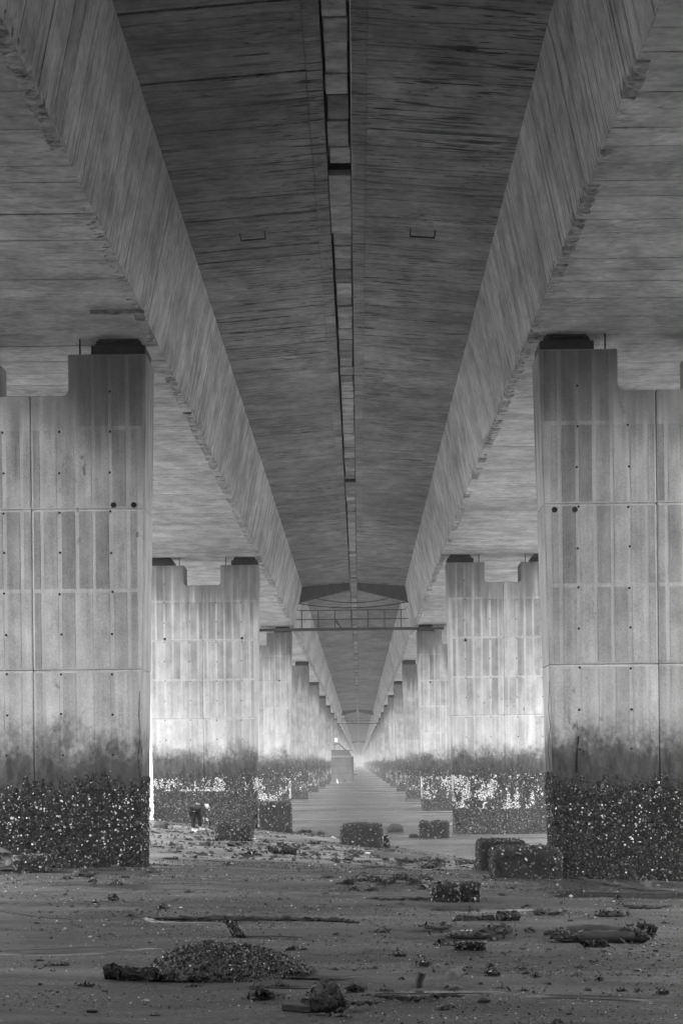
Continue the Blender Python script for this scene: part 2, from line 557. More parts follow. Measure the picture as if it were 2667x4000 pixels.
def board_mesh(p, q, w, d, nrm, jit=0.0):
    """a board from section point p to q, w wide along y, d deep behind its face"""
    p, q, nv = Vector((p[0], 0, p[1])), Vector((q[0], 0, q[1])), Vector((nrm[0], 0, nrm[1])).normalized()
    vs = []
    b = 0.006
    for depth, shrink in ((0, b), (b, 0), (d, 0)):
        for yy, pt in ((0 + shrink, p), (w - shrink, p), (w - shrink, q), (0 + shrink, q)):
            vs.append(pt - nv * depth + Vector((0, yy, 0)))
    fs = [(0, 1, 2, 3), (8, 11, 10, 9)]
    for l in (0, 4):
        for i in range(4):
            j = (i + 1) % 4
            fs.append((l + i, l + 4 + i, l + 4 + j, l + j))
    bm = bmesh.new()
    bv = [bm.verts.new(v) for v in vs]
    for f in fs:
        bm.faces.new([bv[i] for i in f])
    return bm_mesh(bm)

def lay_boards(g, y0, ya, yb, name, p, q, nrm, mat, widths, gaps, seed, jit=0.006, d=0.036):
    r_ = random.Random(seed)
    meshes = {}
    y = ya
    nv = Vector((nrm[0], 0, nrm[1])).normalized()
    while y < yb:
        w = r_.choice(widths)
        if y + w > yb:
            break
        if w not in meshes:
            me = board_mesh(p, q, w, d, nrm)
            me.materials.append(mat)
            meshes[w] = me
        o = bpy.data.objects.new(name, meshes[w])
        COL.objects.link(o)
        o.parent = g
        o.location = Vector((0, y - y0, 0)) + nv * (r_.random() - 0.5) * jit
        y += w + r_.choice(gaps)

def ragged_strip(g, y0, ya, yb, s, seed):
    """chipped mortar strip along the inner bottom edge"""
    ys_ = np.arange(ya, yb, 0.055)
    cross = [(3.665, 11.76), (3.70, 11.60), (3.715, 11.485), (3.82, 11.478), (3.95, 11.478), (4.03, 11.50)]
    v, f = [], []
    nc = len(cross)
    rr_, chip = random.Random(int(seed * 10)), 0
    for i, yy in enumerate(ys_):
        w = 0.72 + 0.22 * mnoise.noise((yy * 0.5, seed, 0)) + rr_.uniform(-.12, .12)
        if rr_.random() < .12:
            chip = rr_.choice((0, 0, 0, 1.5, 2.5))
        for j, (cx, cz) in enumerate(cross):
            nx = rr_.gauss(0, .55) + .7 * mnoise.noise((yy * 1.3, j * 2.7, seed)) - chip
            a = 0.0 if j in (0, nc - 1) else 0.026
            xx = 3.72 + (cx - 3.72) * (w if cx > 3.72 else 0.8)
            v.append((s * (xx - a * 0.5 * nx), yy - y0, cz - a * nx - (0.010 if 0 < j < nc - 1 else -0.02)))
    for i in range(len(ys_) - 1):
        for j in range(nc - 1):
            a = i * nc + j
            f.append((a, a + 1, a + 1 + nc, a + nc))
    return link('edge_strip', mesh_from(v, f), M_EDGE, g)

YJ = pier_y(3) + 0.55          # expansion joint over the third piers
YJ2 = pier_y(10) + 0.55
YJ3 = pier_y(24) + 0.55
YEND = 1940.0
for side in ('left', 'right'):
    g, s = girder(side, -60, YJ - 0.04, f'near {side} concrete box girder with plank marks, resting on the first three {side} piers', True)
    sd_ = 3 if s > 0 else 8
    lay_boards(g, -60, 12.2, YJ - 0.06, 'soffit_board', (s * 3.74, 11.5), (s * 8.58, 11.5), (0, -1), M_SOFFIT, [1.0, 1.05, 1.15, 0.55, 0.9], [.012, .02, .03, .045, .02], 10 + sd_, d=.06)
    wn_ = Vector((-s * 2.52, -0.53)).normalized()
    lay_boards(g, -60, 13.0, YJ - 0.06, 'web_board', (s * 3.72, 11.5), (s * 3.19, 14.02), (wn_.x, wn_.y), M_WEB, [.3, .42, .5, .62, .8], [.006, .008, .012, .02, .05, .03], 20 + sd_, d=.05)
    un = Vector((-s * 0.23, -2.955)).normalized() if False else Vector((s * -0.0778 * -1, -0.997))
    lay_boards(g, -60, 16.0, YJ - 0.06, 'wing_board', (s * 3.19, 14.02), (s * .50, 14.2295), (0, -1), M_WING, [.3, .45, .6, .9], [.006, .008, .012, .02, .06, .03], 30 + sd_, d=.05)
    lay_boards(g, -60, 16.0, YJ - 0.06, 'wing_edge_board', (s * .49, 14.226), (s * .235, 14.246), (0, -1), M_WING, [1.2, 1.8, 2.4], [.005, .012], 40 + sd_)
    ragged_strip(g, -60, 12.5, YJ - 0.08, s, 1.0 if s > 0 else 4.0)
    # dark bars painting the shadow line round a shallow hatch recess
    hp = at_depth(988 if s < 0 else 1650, 955 if s < 0 else 944, 30.0)
    hx = hp.x - XC
    hz = 14.02 + (3.19 - abs(hx)) / 2.955 * 0.23 - 0.006
    wz = lambda x: 14.02 + (3.19 - abs(x)) / 2.955 * 0.23
    bm = bmesh.new()
    for (xa, xb, ya, yb) in ((hx - .27, hx + .27, 90.18, 90.25), (hx - .27, hx - .245, 89.80, 90.17), (hx + .245, hx + .27, 89.80, 90.17)):
        vv = [bm.verts.new((x, y, wz(x) + dz)) for dz in (-.012, .05) for (x, y) in ((xa, ya), (xb, ya), (xb, yb), (xa, yb))]
        for f in ((0, 3, 2, 1), (4, 5, 6, 7), (0, 1, 5, 4), (1, 2, 6, 5), (2, 3, 7, 6), (3, 0, 4, 7)):
            bm.faces.new([vv[i] for i in f])
    link('recess_shadow', bm_mesh(bm), M_NEAR_BLACK, g)
    for (ya, yb, lab) in ((YJ + 0.04, YJ2 - 0.04, f'second stretch of {side} box girder, from the catwalk joint to the tenth pier'),
                          (YJ2 + 0.04, YJ3 - 0.04, f'hazy stretch of {side} box girder beyond the tenth pier'),
                          (YJ3 + 0.04, YEND, f'farthest {side} box girder stretch fading into the mist')):
        g, s = girder(side, ya, yb, lab, False)
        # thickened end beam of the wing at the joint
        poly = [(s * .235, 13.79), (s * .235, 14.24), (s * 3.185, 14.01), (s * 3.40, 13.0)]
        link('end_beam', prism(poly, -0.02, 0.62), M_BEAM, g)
        if ya < 100:
            p0, p1 = (s * .26, 0.0, 13.74), (s * 3.42, 0.0, 12.96)
            link('drain_pipe', tube([p0, p1], .045, 8), M_PIPE, g)
            ragged_strip(g, ya, ya + 0.8, yb, s, 2.0 if s > 0 else 6.0)

# median closure between the two decks
med = empty('median_cover', (XC, 0, 0), 'row of short concrete slabs closing the slot between the two decks', 'deck joint')
mesh_sl = {}
def slab(y, L, x0, x1, z0, name='slab', mat=M_SLAB):
    key = (round(L, 2), round(x0, 2), round(x1, 2), round(z0, 3), name)
    if key not in mesh_sl:
        me = box(x0, x1, 0, L, z0, z0 + .12, 0.012)
        me.materials.append(mat)
        mesh_sl[key] = me
    o = bpy.data.objects.new(name, mesh_sl[key])
    COL.objects.link(o)
    o.parent = med
    o.location = (random.uniform(-.012, .012), y, random.uniform(-.008, .008))
y = -40.0
r_ = random.Random(4)
k = -1
lim = []
for k in range(-1, 11):
    lim.append((pier_y(k) + .55 - 1.5, pier_y(k) + .55 + 1.5))
y = -40
while y < 298:
    c = [l for l in lim if l[0] - 0.9 < y < l[1]]
    if c:
        y = max(y, c[0][0])
        slab(c[0][0], 1.48, -.212, .214, 14.237, 'closure_slab')
        slab(c[0][0] + 1.5, 1.48, -.212, .214, 14.237, 'closure_slab')
        y = c[0][1] + .02
        continue
    L = r_.choice([.75, .85, .95, 1.05]) if y < 90 else 1.9
    slab(y, L - .055, r_.choice((-.185, -.175, -.165)), r_.choice((.185, .2, .21)), r_.choice((14.275, 14.29, 14.30)))
    y += L
link('median_strip', box(-.18, .2, 298, YEND, 14.34, 14.5), M_SLAB, med)
link('slot_cap', box(-.234, .234, -60, YEND, 14.52, 14.66), M_BEAM, med)

# ------------------------------------------------------------------ piers
PZ = [11.14, 8.06, 4.87, 1.72, -2.0]
def hw(z): return 2.30 - 0.022 * (11.14 - z)
def half_polys(s):
    out = []
    z0, z1 = PZ[1], PZ[0]
    out.append([(0, z0), (s * hw(z0), z0), (s * hw(z1), z1), (s * .74, z1), (s * .74, 10.42), (s * .66, 10.32), (0, 10.32)])
    for i in range(1, 4):
        z1, z0 = PZ[i], PZ[i + 1]
        out.append([(0, z0), (s * hw(z0), z0), (s * hw(z1), z1), (0, z1)])
    return out
SEG_MESH = []
for s in (-1, 1):
    for p in half_polys(s):
        me = prism(p, -PT / 2, PT / 2, bevel=0.024)
        me.materials.append(M_PIER)
        SEG_MESH.append(me)
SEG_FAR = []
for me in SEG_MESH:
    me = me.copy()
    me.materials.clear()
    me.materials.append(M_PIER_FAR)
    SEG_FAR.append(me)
ROWS = [(9.71, 11.10), (8.11, 9.63), (6.49, 8.02), (4.92, 6.41), (3.34, 4.82)]
PANEL_MESH = {}
for i, (a, b) in enumerate(ROWS):
    for w in (.262, .12):
        bm = bmesh.new()
        box_bm(bm, -w / 2, w / 2, -0.006, 0.01, 0, b - a)
        me = bm_mesh(bm)
        me.materials.append(M_PANEL)
        PANEL_MESH[(i, w)] = me
bm = bmesh.new()
bmesh.ops.create_cone(bm, cap_ends=True, segments=10, radius1=.019, radius2=.024, depth=.012, matrix=Matrix.Rotation(math.pi / 2, 4, 'X'))
HOLE = bm_mesh(bm)
HOLE.materials.append(M_NEAR_BLACK)  # solid dark disc; the shade inside a tie hole is its colour
bm = bmesh.new()
bmesh.ops.create_cone(bm, cap_ends=True, segments=14, radius1=.044, radius2=.056, depth=.014, matrix=Matrix.Rotation(math.pi / 2, 4, 'X'))
DRAIN = bm_mesh(bm)
DRAIN.materials.append(M_NEAR_BLACK)  # larger solid disc, drain hole shade likewise put into the colour

def bearing_meshes():
    pl = box(-.54, .54, -.42, .42, 0, .21, 0.02)
    bm = bmesh.new()
    box_bm(bm, -.46, .46, -.38, .38, .213, .25)
    box_bm(bm, -.44, -.33, -.36, .36, .253, .31)
    box_bm(bm, .33, .44, -.36, .36, .253, .31)
    box_bm(bm, -.40, .40, -.34, .34, .32, .355)
    br = bm_mesh(bm)
    bm = bmesh.new()
    bmesh.ops.create_cone(bm, cap_ends=True, segments=20, radius1=.30, radius2=.24, depth=.066, matrix=Matrix.Translation((0, 0, .286)))
    pot = bm_mesh(bm)
    for m in (pl, br, pot):
        m.materials.append(M_BEARING)
    rod = tube([(0, 0, 0), (0, 0, .355)], .018, 6)
    rod.materials.append(M_BEARING)
    return pl, br, pot, rod
PLINTH, BRG, POT, ROD = bearing_meshes()
# whole pier in one mesh for the far ones
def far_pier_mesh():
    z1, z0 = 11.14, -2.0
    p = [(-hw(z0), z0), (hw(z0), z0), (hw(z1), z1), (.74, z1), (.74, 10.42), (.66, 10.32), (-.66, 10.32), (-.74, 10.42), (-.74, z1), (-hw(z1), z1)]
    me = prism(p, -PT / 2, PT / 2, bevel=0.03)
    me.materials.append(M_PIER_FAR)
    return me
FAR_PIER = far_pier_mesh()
bm = bmesh.new()
box_bm(bm, -.54, .54, -.42, .42, 0, .34)
FAR_BRG = bm_mesh(bm)
FAR_BRG.materials.append(M_BEARING)

def child(name, me, parent, loc=(0, 0, 0)):
    o = bpy.data.objects.new(name, me)
    COL.objects.link(o)
    o.parent = parent
    o.location = loc
    return o

# shells ---------------------------------------------------------------
def shells(P, Nn, R, tone, aspect=1.0, h=0.45, k=5, lift=0.0):
    """cheap irregular limpet-like shards; returns a mesh with a point attribute 'tone'"""
    n = len(P)
    ref = rng.normal(size=(n, 3))
    T = np.cross(Nn, ref)
    T /= np.linalg.norm(T, axis=1, keepdims=True) + 1e-9
    B = np.cross(Nn, T)
    V = np.zeros((n, k + 1, 3))
    for i in range(k):
        a = 2 * math.pi * (i + rng.uniform(-.3, .3, n)) / k
        r = R * rng.uniform(.6, 1.25, n)
        V[:, i] = P + T * (np.cos(a) * r)[:, None] + B * (np.sin(a) * r / aspect)[:, None] + Nn * (R * (lift - .15) + R * rng.uniform(-.2, .25, n))[:, None]
    V[:, k] = P + Nn * (R * h * rng.uniform(.5, 1.5, n))[:, None] + T * (R * rng.uniform(-.4, .4, n))[:, None] + B * (R * rng.uniform(-.3, .3, n))[:, None]
    base = np.arange(n)[:, None] * (k + 1)
    fs = np.concatenate([np.stack([base[:, 0] + i, base[:, 0] + (i + 1) % k, base[:, 0] + k], 1)[:, None] for i in range(k)], 1).reshape(-1, 3)
    me = bpy.data.meshes.new('shells')
    v = V.reshape(-1, 3)
    me.vertices.add(len(v))
    me.vertices.foreach_set('co', v.astype(np.float32).ravel())
    me.loops.add(len(fs) * 3)
    me.loops.foreach_set('vertex_index', fs.astype(np.int32).ravel())
    me.polygons.add(len(fs))
    me.polygons.foreach_set('loop_start', np.arange(0, len(fs) * 3, 3, dtype=np.int32))
    at = me.attributes.new('tone', 'FLOAT', 'POINT')
    at.data.foreach_set('value', np.repeat(tone, k + 1).astype(np.float32))
    me.update(calc_edges=True)
    me.materials.append(M_SHELL)
    return me

def tones(n, white=0.05, mid=0.25, lo=0.03, hi=0.1):
    t = rng.uniform(lo, hi, n)
    u = rng.random(n)
    t = np.where(u < mid, rng.uniform(.10, .26, n), t)
    return np.where(u < white, rng.uniform(.45, .75, n), t)

def pnoise(x, z, s, seed):
    return np.array([mnoise.noise((a * s, b * s * 0.8, seed)) for a, b in zip(x, z)])

def pier_shells(pier, side, k, count, size):
    """oyster crust on the face toward the beach and on the inner side face"""
    inner = 1 if side == 'left' else -1
    zb = {1: .3, 2: -.2, 3: -.3}.get(k, -.2)
    n1, n2 = int(count * .82), int(count * .18)
    z = zb + (3.0 - zb) * rng.random(n1)
    x = rng.uniform(-1, 1, n1) * hw(1.5)
    top = 2.52 + .32 * pnoise(x, z * 0, 1.1, k + inner * 3.3) + .2 * pnoise(x, z * 0, 4.0, k + 9)
    keep = z < top + rng.normal(0, .05, n1) - np.abs(rng.normal(0, .32, n1)) + .2
    x, z = x[keep], z[keep]
    P = np.stack([x, np.full(len(x), -PT / 2), z], 1)
    Nn = np.array([0, -1.0, 0]) + rng.normal(0, .45, (len(x), 3))
    y2 = rng.uniform(-.5, .5, n2) * PT
    z2 = zb + (2.75 - zb) * rng.random(n2)
    P2 = np.stack([inner * (np.vectorize(hw)(z2)), y2, z2], 1)
    N2 = np.array([inner * 1.0, 0, 0]) + rng.normal(0, .45, (n2, 3))
    P = np.vstack([P, P2])
    Nn = np.vstack([Nn, N2])
    Nn /= np.linalg.norm(Nn, axis=1, keepdims=True)
    m = len(P)
    t = tones(m, .0, .12, .006, .035) if k == 1 else tones(m, .0, .22, .02, .075)
    band = np.exp(-((P[:, 2] - 2.0) / .5) ** 2)
    wp = (.008 + .055 * band) * {1: 1.0, 2: .5, 3: .4}.get(k, .2)
    R = size * rng.lognormal(0, .3, m)
    cw = pnoise(P[:, 0] + P[:, 1], P[:, 2], 1.4, 41.0 + k) + .6 * pnoise(P[:, 0] + P[:, 1], P[:, 2], 4.5, 11.0)
    white = rng.random(m) < wp * np.clip(.55 + 1.8 * cw, .1, 2.2)
    if k >= 2:
        cl = pnoise(P[:, 0], P[:, 2] * .6, 1.6, 17.0 + k * 2 + inner) + .7 * pnoise(P[:, 0], P[:, 2] * .5, 5.0, 3.0 + k) + .5 * pnoise(P[:, 0], P[:, 2], 11.0, 5.0) + rng.normal(0, .08, m)
        if k == 2 and side == 'right':
            zone = (P[:, 2] > 1.05) & (P[:, 2] < 2.45) & (cl > .06)
        elif k == 2:
            zone = (P[:, 2] > 1.9) & (P[:, 2] < 2.45) & (cl > .22)
        else:
            zone = (P[:, 2] > .7) & (P[:, 2] < 2.1) & (cl > .08)
        white |= zone & (rng.random(m) < (.75 if k < 4 else .25))
        t = np.where(zone & ~white, rng.uniform(.15, .3, m), t)
    t = np.where(white, rng.uniform(.55, .85, m), t)
    R = np.where(white, size * rng.uniform(.8, 1.75, m) * (1 if k == 1 else .75), R)
    o = child('oyster_crust', shells(P, Nn, R, t, h=.7), pier)
    o['kind'] = 'stuff'

def build_pier(side, k):
    s = -1 if side == 'left' else 1
    loc = (XC + s * PIERX + ({1: -.03, 2: .06}.get(k, 0) if s < 0 else .04), pier_y(k) + PT / 2, 0)
    grp = f'bridge piers of the {side} row'
    if k < len(ORD):
        lab = {1: f'nearest wide concrete pier of the {side} row, oyster crust on its foot',
               2: f'second concrete pier of the {side} row, ' + ('behind the stooping person' if s < 0 else 'broad white shell patches on its foot'),
               3: f'third concrete pier of the {side} row, carrying the {side} end of the catwalk'}.get(k, f'{ORD[k]} concrete pier of the {side} row standing in the water')
    else:
        lab = f'hazy concrete pier far down the {side} row, beyond the fourteenth'
    p = empty('bridge_pier', loc, lab, 'bridge pier', grp)
    if k <= 3:
        for me in SEG_MESH:
            child('pier_segment', me, p)
        for i, (a, b) in enumerate(ROWS):
            for h in (-1, 1):
                for j in range(6):
                    cx = h * (.37 + .342 * j)
                    if i == 0 and abs(cx) < .9:
                        continue
                    if abs(cx) + .16 > hw(a):
                        child('panel', PANEL_MESH[(i, .12)], p, (h * (abs(cx) - .07), -PT / 2, a))
                        continue
                    child('panel', PANEL_MESH[(i, .262)], p, (cx + random.uniform(-.008, .008), -PT / 2, a))
                child('panel', PANEL_MESH[(i, .12)], p, (h * .10, -PT / 2, a)) if i > 0 else None
        if k <= 2:
            for h in (-1, 1):
                for ox in (.545, 1.565):
                    for q in range(11):
                        zz = 10.4 - .8 * q
                        if zz < 2.9 or (ox < .8 and zz > 10.2):
                            continue
                        child('tie_hole', HOLE, p, (h * ox + random.uniform(-.02, .02), -PT / 2 - .005, zz + random.uniform(-.02, .02)))
        dz = 8.14 if s < 0 else 7.95
        for ox in ((1.62, 2.02) if s < 0 else (-2.02, -1.62)) if k == 1 else ((-1.55, 1.6) if k == 2 else (s * -1.5,)):
            child('drain_hole', DRAIN, p, (ox, -PT / 2 - .006, dz))
        for h in (-1, 1):
            child('plinth', PLINTH, p, (h * 1.72, 0, 11.14))
            child('bearing', BRG, p, (h * 1.72, 0, 11.14))
            child('bearing_pot', POT, p, (h * 1.72, 0, 11.14))
            child('steel_rod', ROD, p, (h * .95, -.35, 11.14))
        pier_shells(p, side, k, {1: 26000, 2: 16000, 3: 9000}[k], {1: .020, 2: .028, 3: .034}[k])
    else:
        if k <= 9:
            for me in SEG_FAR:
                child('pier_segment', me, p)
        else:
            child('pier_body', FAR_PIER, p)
        for h in (-1, 1):
            child('bearing', FAR_BRG, p, (h * 1.72, 0, 11.14))
        if k <= 7:
            pier_shells(p, side, k, 3000, .042)
    return p

for k in range(-1, 25):
    if k == 0:
        continue
    for side in ('left', 'right'):
        if k < 0:
            continue
        build_pier(side, k)

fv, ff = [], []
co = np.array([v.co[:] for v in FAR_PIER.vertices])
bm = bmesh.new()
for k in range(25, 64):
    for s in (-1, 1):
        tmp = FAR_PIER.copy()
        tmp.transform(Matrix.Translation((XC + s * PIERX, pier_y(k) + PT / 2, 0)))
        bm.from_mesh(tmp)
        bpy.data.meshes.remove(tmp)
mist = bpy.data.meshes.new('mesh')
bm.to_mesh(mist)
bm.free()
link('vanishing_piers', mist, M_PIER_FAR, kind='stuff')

# ------------------------------------------------------------------ blobs, crusts, litter
def ico(sub):
    bm = bmesh.new()
    bmesh.ops.create_icosphere(bm, subdivisions=sub, radius=1.0)
    v = np.array([x.co[:] for x in bm.verts])
    f = np.array([[q.index for q in x.verts] for x in bm.faces])
    bm.free()
    return v, f
ICO = {i: ico(i) for i in (1, 2, 3, 4, 5)}

def blob(dims, p=2.0, sub=4, amp=0.08, freq=2.0, seed=0.0, zmin=None, octv=3):
    """superellipsoid lump with noise; returns verts, faces"""
    v, f = ICO[sub]
    r = (np.abs(v) ** p).sum(1) ** (-1.0 / p)
    q = v * r[:, None]
    n = np.array([mnoise.fractal(Vector(a) * freq + Vector((seed, seed * 1.7, 3)), 0.9, 2.1, octv) for a in q])
    q = q * (1 + amp * n)[:, None] * (np.array(dims) / 2)
    if zmin is not None:
        q[:, 2] = np.maximum(q[:, 2], zmin)
    return q, f

def sample(v, f, n):
    a, b, c = v[f[:, 0]], v[f[:, 1]], v[f[:, 2]]
    nr = np.cross(b - a, c - a)
    ar = np.linalg.norm(nr, axis=1)
    i = rng.choice(len(f), n, p=ar / ar.sum())
    u, w = rng.random(n), rng.random(n)
    s_ = u + w > 1
    u, w = np.where(s_, 1 - u, u), np.where(s_, 1 - w, w)
    P = a[i] + (b[i] - a[i]) * u[:, None] + (c[i] - a[i]) * w[:, None]
    return P, nr[i] / (ar[i][:, None] + 1e-12)

def crust_on(o, v, f, n, size, white=.03, mid=.2, lo=.01, hi=.05, zlo=None, jit=.4, aspect=1.3, h=.7):
    P, Nn = sample(v, f, n)
    if zlo is not None:
        k_ = P[:, 2] > zlo
        P, Nn = P[k_], Nn[k_]
    Nn = Nn + rng.normal(0, jit, Nn.shape)
    Nn /= np.linalg.norm(Nn, axis=1, keepdims=True)
    c = child('shell_crust', shells(P, Nn, size * rng.lognormal(0, .35, len(P)), tones(len(P), white, mid, lo, hi), aspect, h), o)
    c['kind'] = 'stuff'
    return c

def lump(name, v, f, mat, loc, rz=0.0, smooth=True):
    o = link(name, fast_mesh(v, f, smooth), mat, loc=loc)
    o.rotation_euler = (0, 0, rz)
    return o

def put_block(name, x0, x1, y0, y1, z0, z1, label, group, seed, n=1500, size=.034, rz=0.0, p=16, white=.03, amp=.018):
    d = (x1 - x0, y1 - y0, (z1 - z0))
    v, f = blob(d, p, 4, amp, 1.6, seed)
    o = lump(name, v, f, M_CRUST, ((x0 + x1) / 2, (y0 + y1) / 2, (z0 + z1) / 2), rz)
    tag(o, label, 'block', group)
    crust_on(o, v, f, n, size, white=white)
    return o

GB = 'oyster-crusted footing blocks'
# right: two blocks against the nearest pier
put_block('footing_block', 2.52, 3.80, 26.75, 28.05, .25, 1.32, 'oyster crusted block against the nearest right pier, front one of the two', GB, 1.0, 3600, .026)
put_block('footing_block', 2.62, 3.62, 31.2, 32.4, .1, 1.22, 'thin rimmed oyster crusted block behind the front block at the nearest right pier', GB, 2.0, 2200, .028)
# standing in the water by the second right pier
put_block('footing_block', 2.34, 3.46, 55.3, 56.3, -.4, .66, 'squared crusted block standing in water beside the second right pier', GB, 3.0, 1800, .032)
# beside the second left pier
put_block('footing_block', -4.06, -2.80, 57.4, 58.6, -.4, 1.40, 'tall crusted block on the water side of the second left pier', GB, 4.0, 3000, .032)
put_block('footing_block', -9.35, -8.62, 57.0, 58.4, .2, 1.43, 'crusted block on the land side of the second left pier', GB, 5.0, 1200, .034)
# big rounded block at the waterline
b = at_depth(1417, 3320, 48.4)
put_block('fallen_block', b.x - .72, b.x + .68, 47.6, 48.9, -.15, .92, 'large rounded crusted block alone at the water edge in mid channel', GB, 6.0, 3800, .028, p=9, amp=.045)
v, f = blob((.26, .36, .55), 2.5, 3, .25, 2.0, 9)
o = tag(lump('crusted_stone', v, f, M_CRUST, (b.x + .77, 48.4, .2)), 'dark lump of oysters leaning on the right flank of the big waterline block', 'stone')
crust_on(o, v, f, 260, .04)
# boulder by the person
g_ = on_ground(912, 3285)
v, f = blob((1.22, 1.0, .80), 3.2, 4, .14, 1.7, 7.0)
o = tag(lump('boulder', v, f, M_CRUST, (g_.x, g_.y + .3, g_.z + .22)), 'rounded dark boulder on the sand just right of the stooping person', 'boulder')
crust_on(o, v, f, 2000, .026, white=.004, mid=.3)

# mussel mound in the foreground
g_ = on_ground(892, 3825)
pxm = g_.y / F
W_ = 600 * pxm
v, f = blob((W_, W_ * .8, .42), 2.4, 5, .16, 1.5, 3.3)
# skew: higher on the left, tailing off to the right
v[:, 2] *= np.interp(v[:, 0] / W_, [-.5, -.2, .1, .5], [.92, 1.12, .9, .55])
mound = tag(lump('mussel_mound', v, f, M_STONE, (g_.x, g_.y + .30, g_.z + .0)), 'low broad rock covered in mussels lying in the sand nearest the camera', 'rock')
crust_on(mound, v, f, 15000, .0105, white=.012, mid=.28, lo=.008, hi=.045, zlo=-.02, aspect=1.7, h=.9)
v, f = blob((.22, .2, .13), 2.2, 3, .15, 2, 1.2)
s_ = on_ground(970, 3822)
tag(lump('smooth_stone', v, f, M_STONE, (s_.x, s_.y - .02, s_.z + .03)), 'smooth bare grey stone at the foot of the mussel mound', 'stone')
# puddle round the mound
def puddle(label, cx, cy, rx, ry, seed):
    nseg = 40
    vs = [(cx, cy, float(ground(cx, cy)) + .016)]
    zz = float(ground(cx, cy)) + .016
    for i in range(nseg):
        a = 2 * math.pi * i / nseg
        k_ = 1 + .3 * mnoise.noise((math.cos(a) * 1.5 + seed, math.sin(a) * 1.5, 0))
        vs.append((cx + rx * k_ * math.cos(a), cy + ry * k_ * math.sin(a), zz))
    fs = [(0, 1 + i, 1 + (i + 1) % nseg) for i in range(nseg)]
    o = link('puddle', mesh_from(vs, fs), M_PUDDLE, kind='structure')
M_PUDDLE = plain('puddle_water', 0.05, 0.06, 0.2, (1, 3, 1), 0.03, 0.5)
puddle('', g_.x - .25, g_.y - .02, .42, .12, 1)
puddle('', g_.x + .62, g_.y + .0, .36, .07, 5)

def wet_film(cx, cy, rx, ry, seed):
    vs, fs, n_, rings = [], [], 44, (0.25, .5, .75, 1.0)
    vs.append((cx, cy, float(ground(cx, cy)) + .007))
    for q in rings:
        for i in range(n_):
            a = 2 * math.pi * i / n_
            k_ = q * (1 + .45 * mnoise.noise((math.cos(a) * 1.8 + seed, math.sin(a) * 1.8, 0)) + .15 * mnoise.noise((math.cos(a) * 7, math.sin(a) * 7, seed)))
            x, y = cx + rx * k_ * math.cos(a), cy + ry * k_ * math.sin(a)
            vs.append((x, y, float(ground(x, y)) + (.007 if q < 1 else -.004)))
    fs += [(0, 1 + i, 1 + (i + 1) % n_) for i in range(n_)]
    for r in range(len(rings) - 1):
        for i in range(n_):
            a, b = 1 + r * n_ + i, 1 + r * n_ + (i + 1) % n_
            fs.append((a, a + n_, b + n_, b))
    link('puddle', mesh_from(vs, fs, True), M_FILM, kind='structure')
M_FILM = plain('wet_film', 0.032, 0.14, 0.3, (2, 5, 2), 0.1, 0.5)
for (sx, sy, rx, ry, sd_) in ((2450, 3500, 1.5, 1.0, 1.0), (1900, 3560, .9, .5, 2.0), (250, 3720, .9, .35, 3.0), (1150, 3860, .35, .1, 4.0), (1750, 3880, .5, .14, 5.0), (700, 3600, .8, .4, 6.0), (2300, 3900, .5, .14, 7.0)):
    q_ = on_ground(sx, sy)
    wet_film(q_.x, q_.y, rx, ry, sd_)

# ------------------------------------------------------------------ cracked oyster brick, logs, sticks
def A(zx, zy): return on_ground(zx / 1.1754, 3200 + zy / 1.1754)
def Bq(zx, zy): return on_ground(1334 + zx / 1.1754, 3200 + zy / 1.1754)
def wm(w, D): return w / 1.1754 * D / F

g_ = Bq(526, 384)
w = wm(224, g_.y)
o = empty('broken_block', (g_.x, g_.y + .2, g_.z), 'long low oyster covered block cracked through, on open sand', 'block')
for i, (a, b2) in enumerate(((-.5, .09), (.105, .5))):
    v, f = blob(((b2 - a) * w, .42, .30), 10, 4, .04, 2, 3.0 + i)
    v[:, 0] += (a + b2) / 2 * w
    v[:, 2] += .10
    c = child('block_half', fast_mesh(v, f), o, (0, i * .05, 0))
    c.data.materials.append(M_CRUST)
    k_ = crust_on(c, v, f, 1000 if i == 0 else 700, .020, white=.025, mid=.3)

def shell_log(pa, pb, rad, label, name='crusted_log', n=500, size=.016, mat=None, white=.06, pale=None, seed=0):
    pa, pb = Vector(pa), Vector(pb)
    pts = [pa.lerp(pb, t) + Vector((0, 0, .015 * mnoise.noise((t * 4, seed, 0)))) for t in np.linspace(0, 1, 9)]
    me = tube(pts, [rad * (.85 + .3 * random.random()) for _ in pts], 8, .15, seed)
    o = link(name, me, mat or M_WOOD)
    tag(o, label, 'log' if 'log' in name else 'stick')
    if n:
        me.calc_loop_triangles()
        v = np.array([x.co[:] for x in me.vertices])
        f = np.array([t.vertices[:] for t in me.loop_triangles])
        crust_on(o, v, f, n, size, white=white, mid=.3)
    return o

def up(p, h): return Vector((p.x, p.y, p.z + h))
p, q = A(493, 738), A(712, 748)
shell_log(up(p, .045), up(q, .045), .055, 'short thick shell crusted log left of the mussel mound', n=800, size=.013, white=.03, seed=1)
p, q = Bq(520, 602), Bq(658, 604)
shell_log(up(p, .035), up(q, .035), .04, 'short log bristling with pale shells on the sand right of the mound', n=700, size=.014, white=.25, seed=2)
p, q = Bq(524, 468), Bq(697, 466)
shell_log(up(p, .02), up(q, .02), .03, 'thin flat shell crusted log beyond the pale bristling one', n=300, size=.014, seed=3)
p, q = Bq(720, 468), Bq(803, 466)
shell_log(up(p, .05), up(q, .05), .06, 'stubby dark log end beside the thin flat log', n=250, size=.016, white=.01, seed=4)
p, q = Bq(1108, 588), Bq(1218, 590)
shell_log(up(p, .03), up(q, .03), .035, 'crusted stick in front of the discarded trousers', n=350, size=.015, white=.05, seed=5)
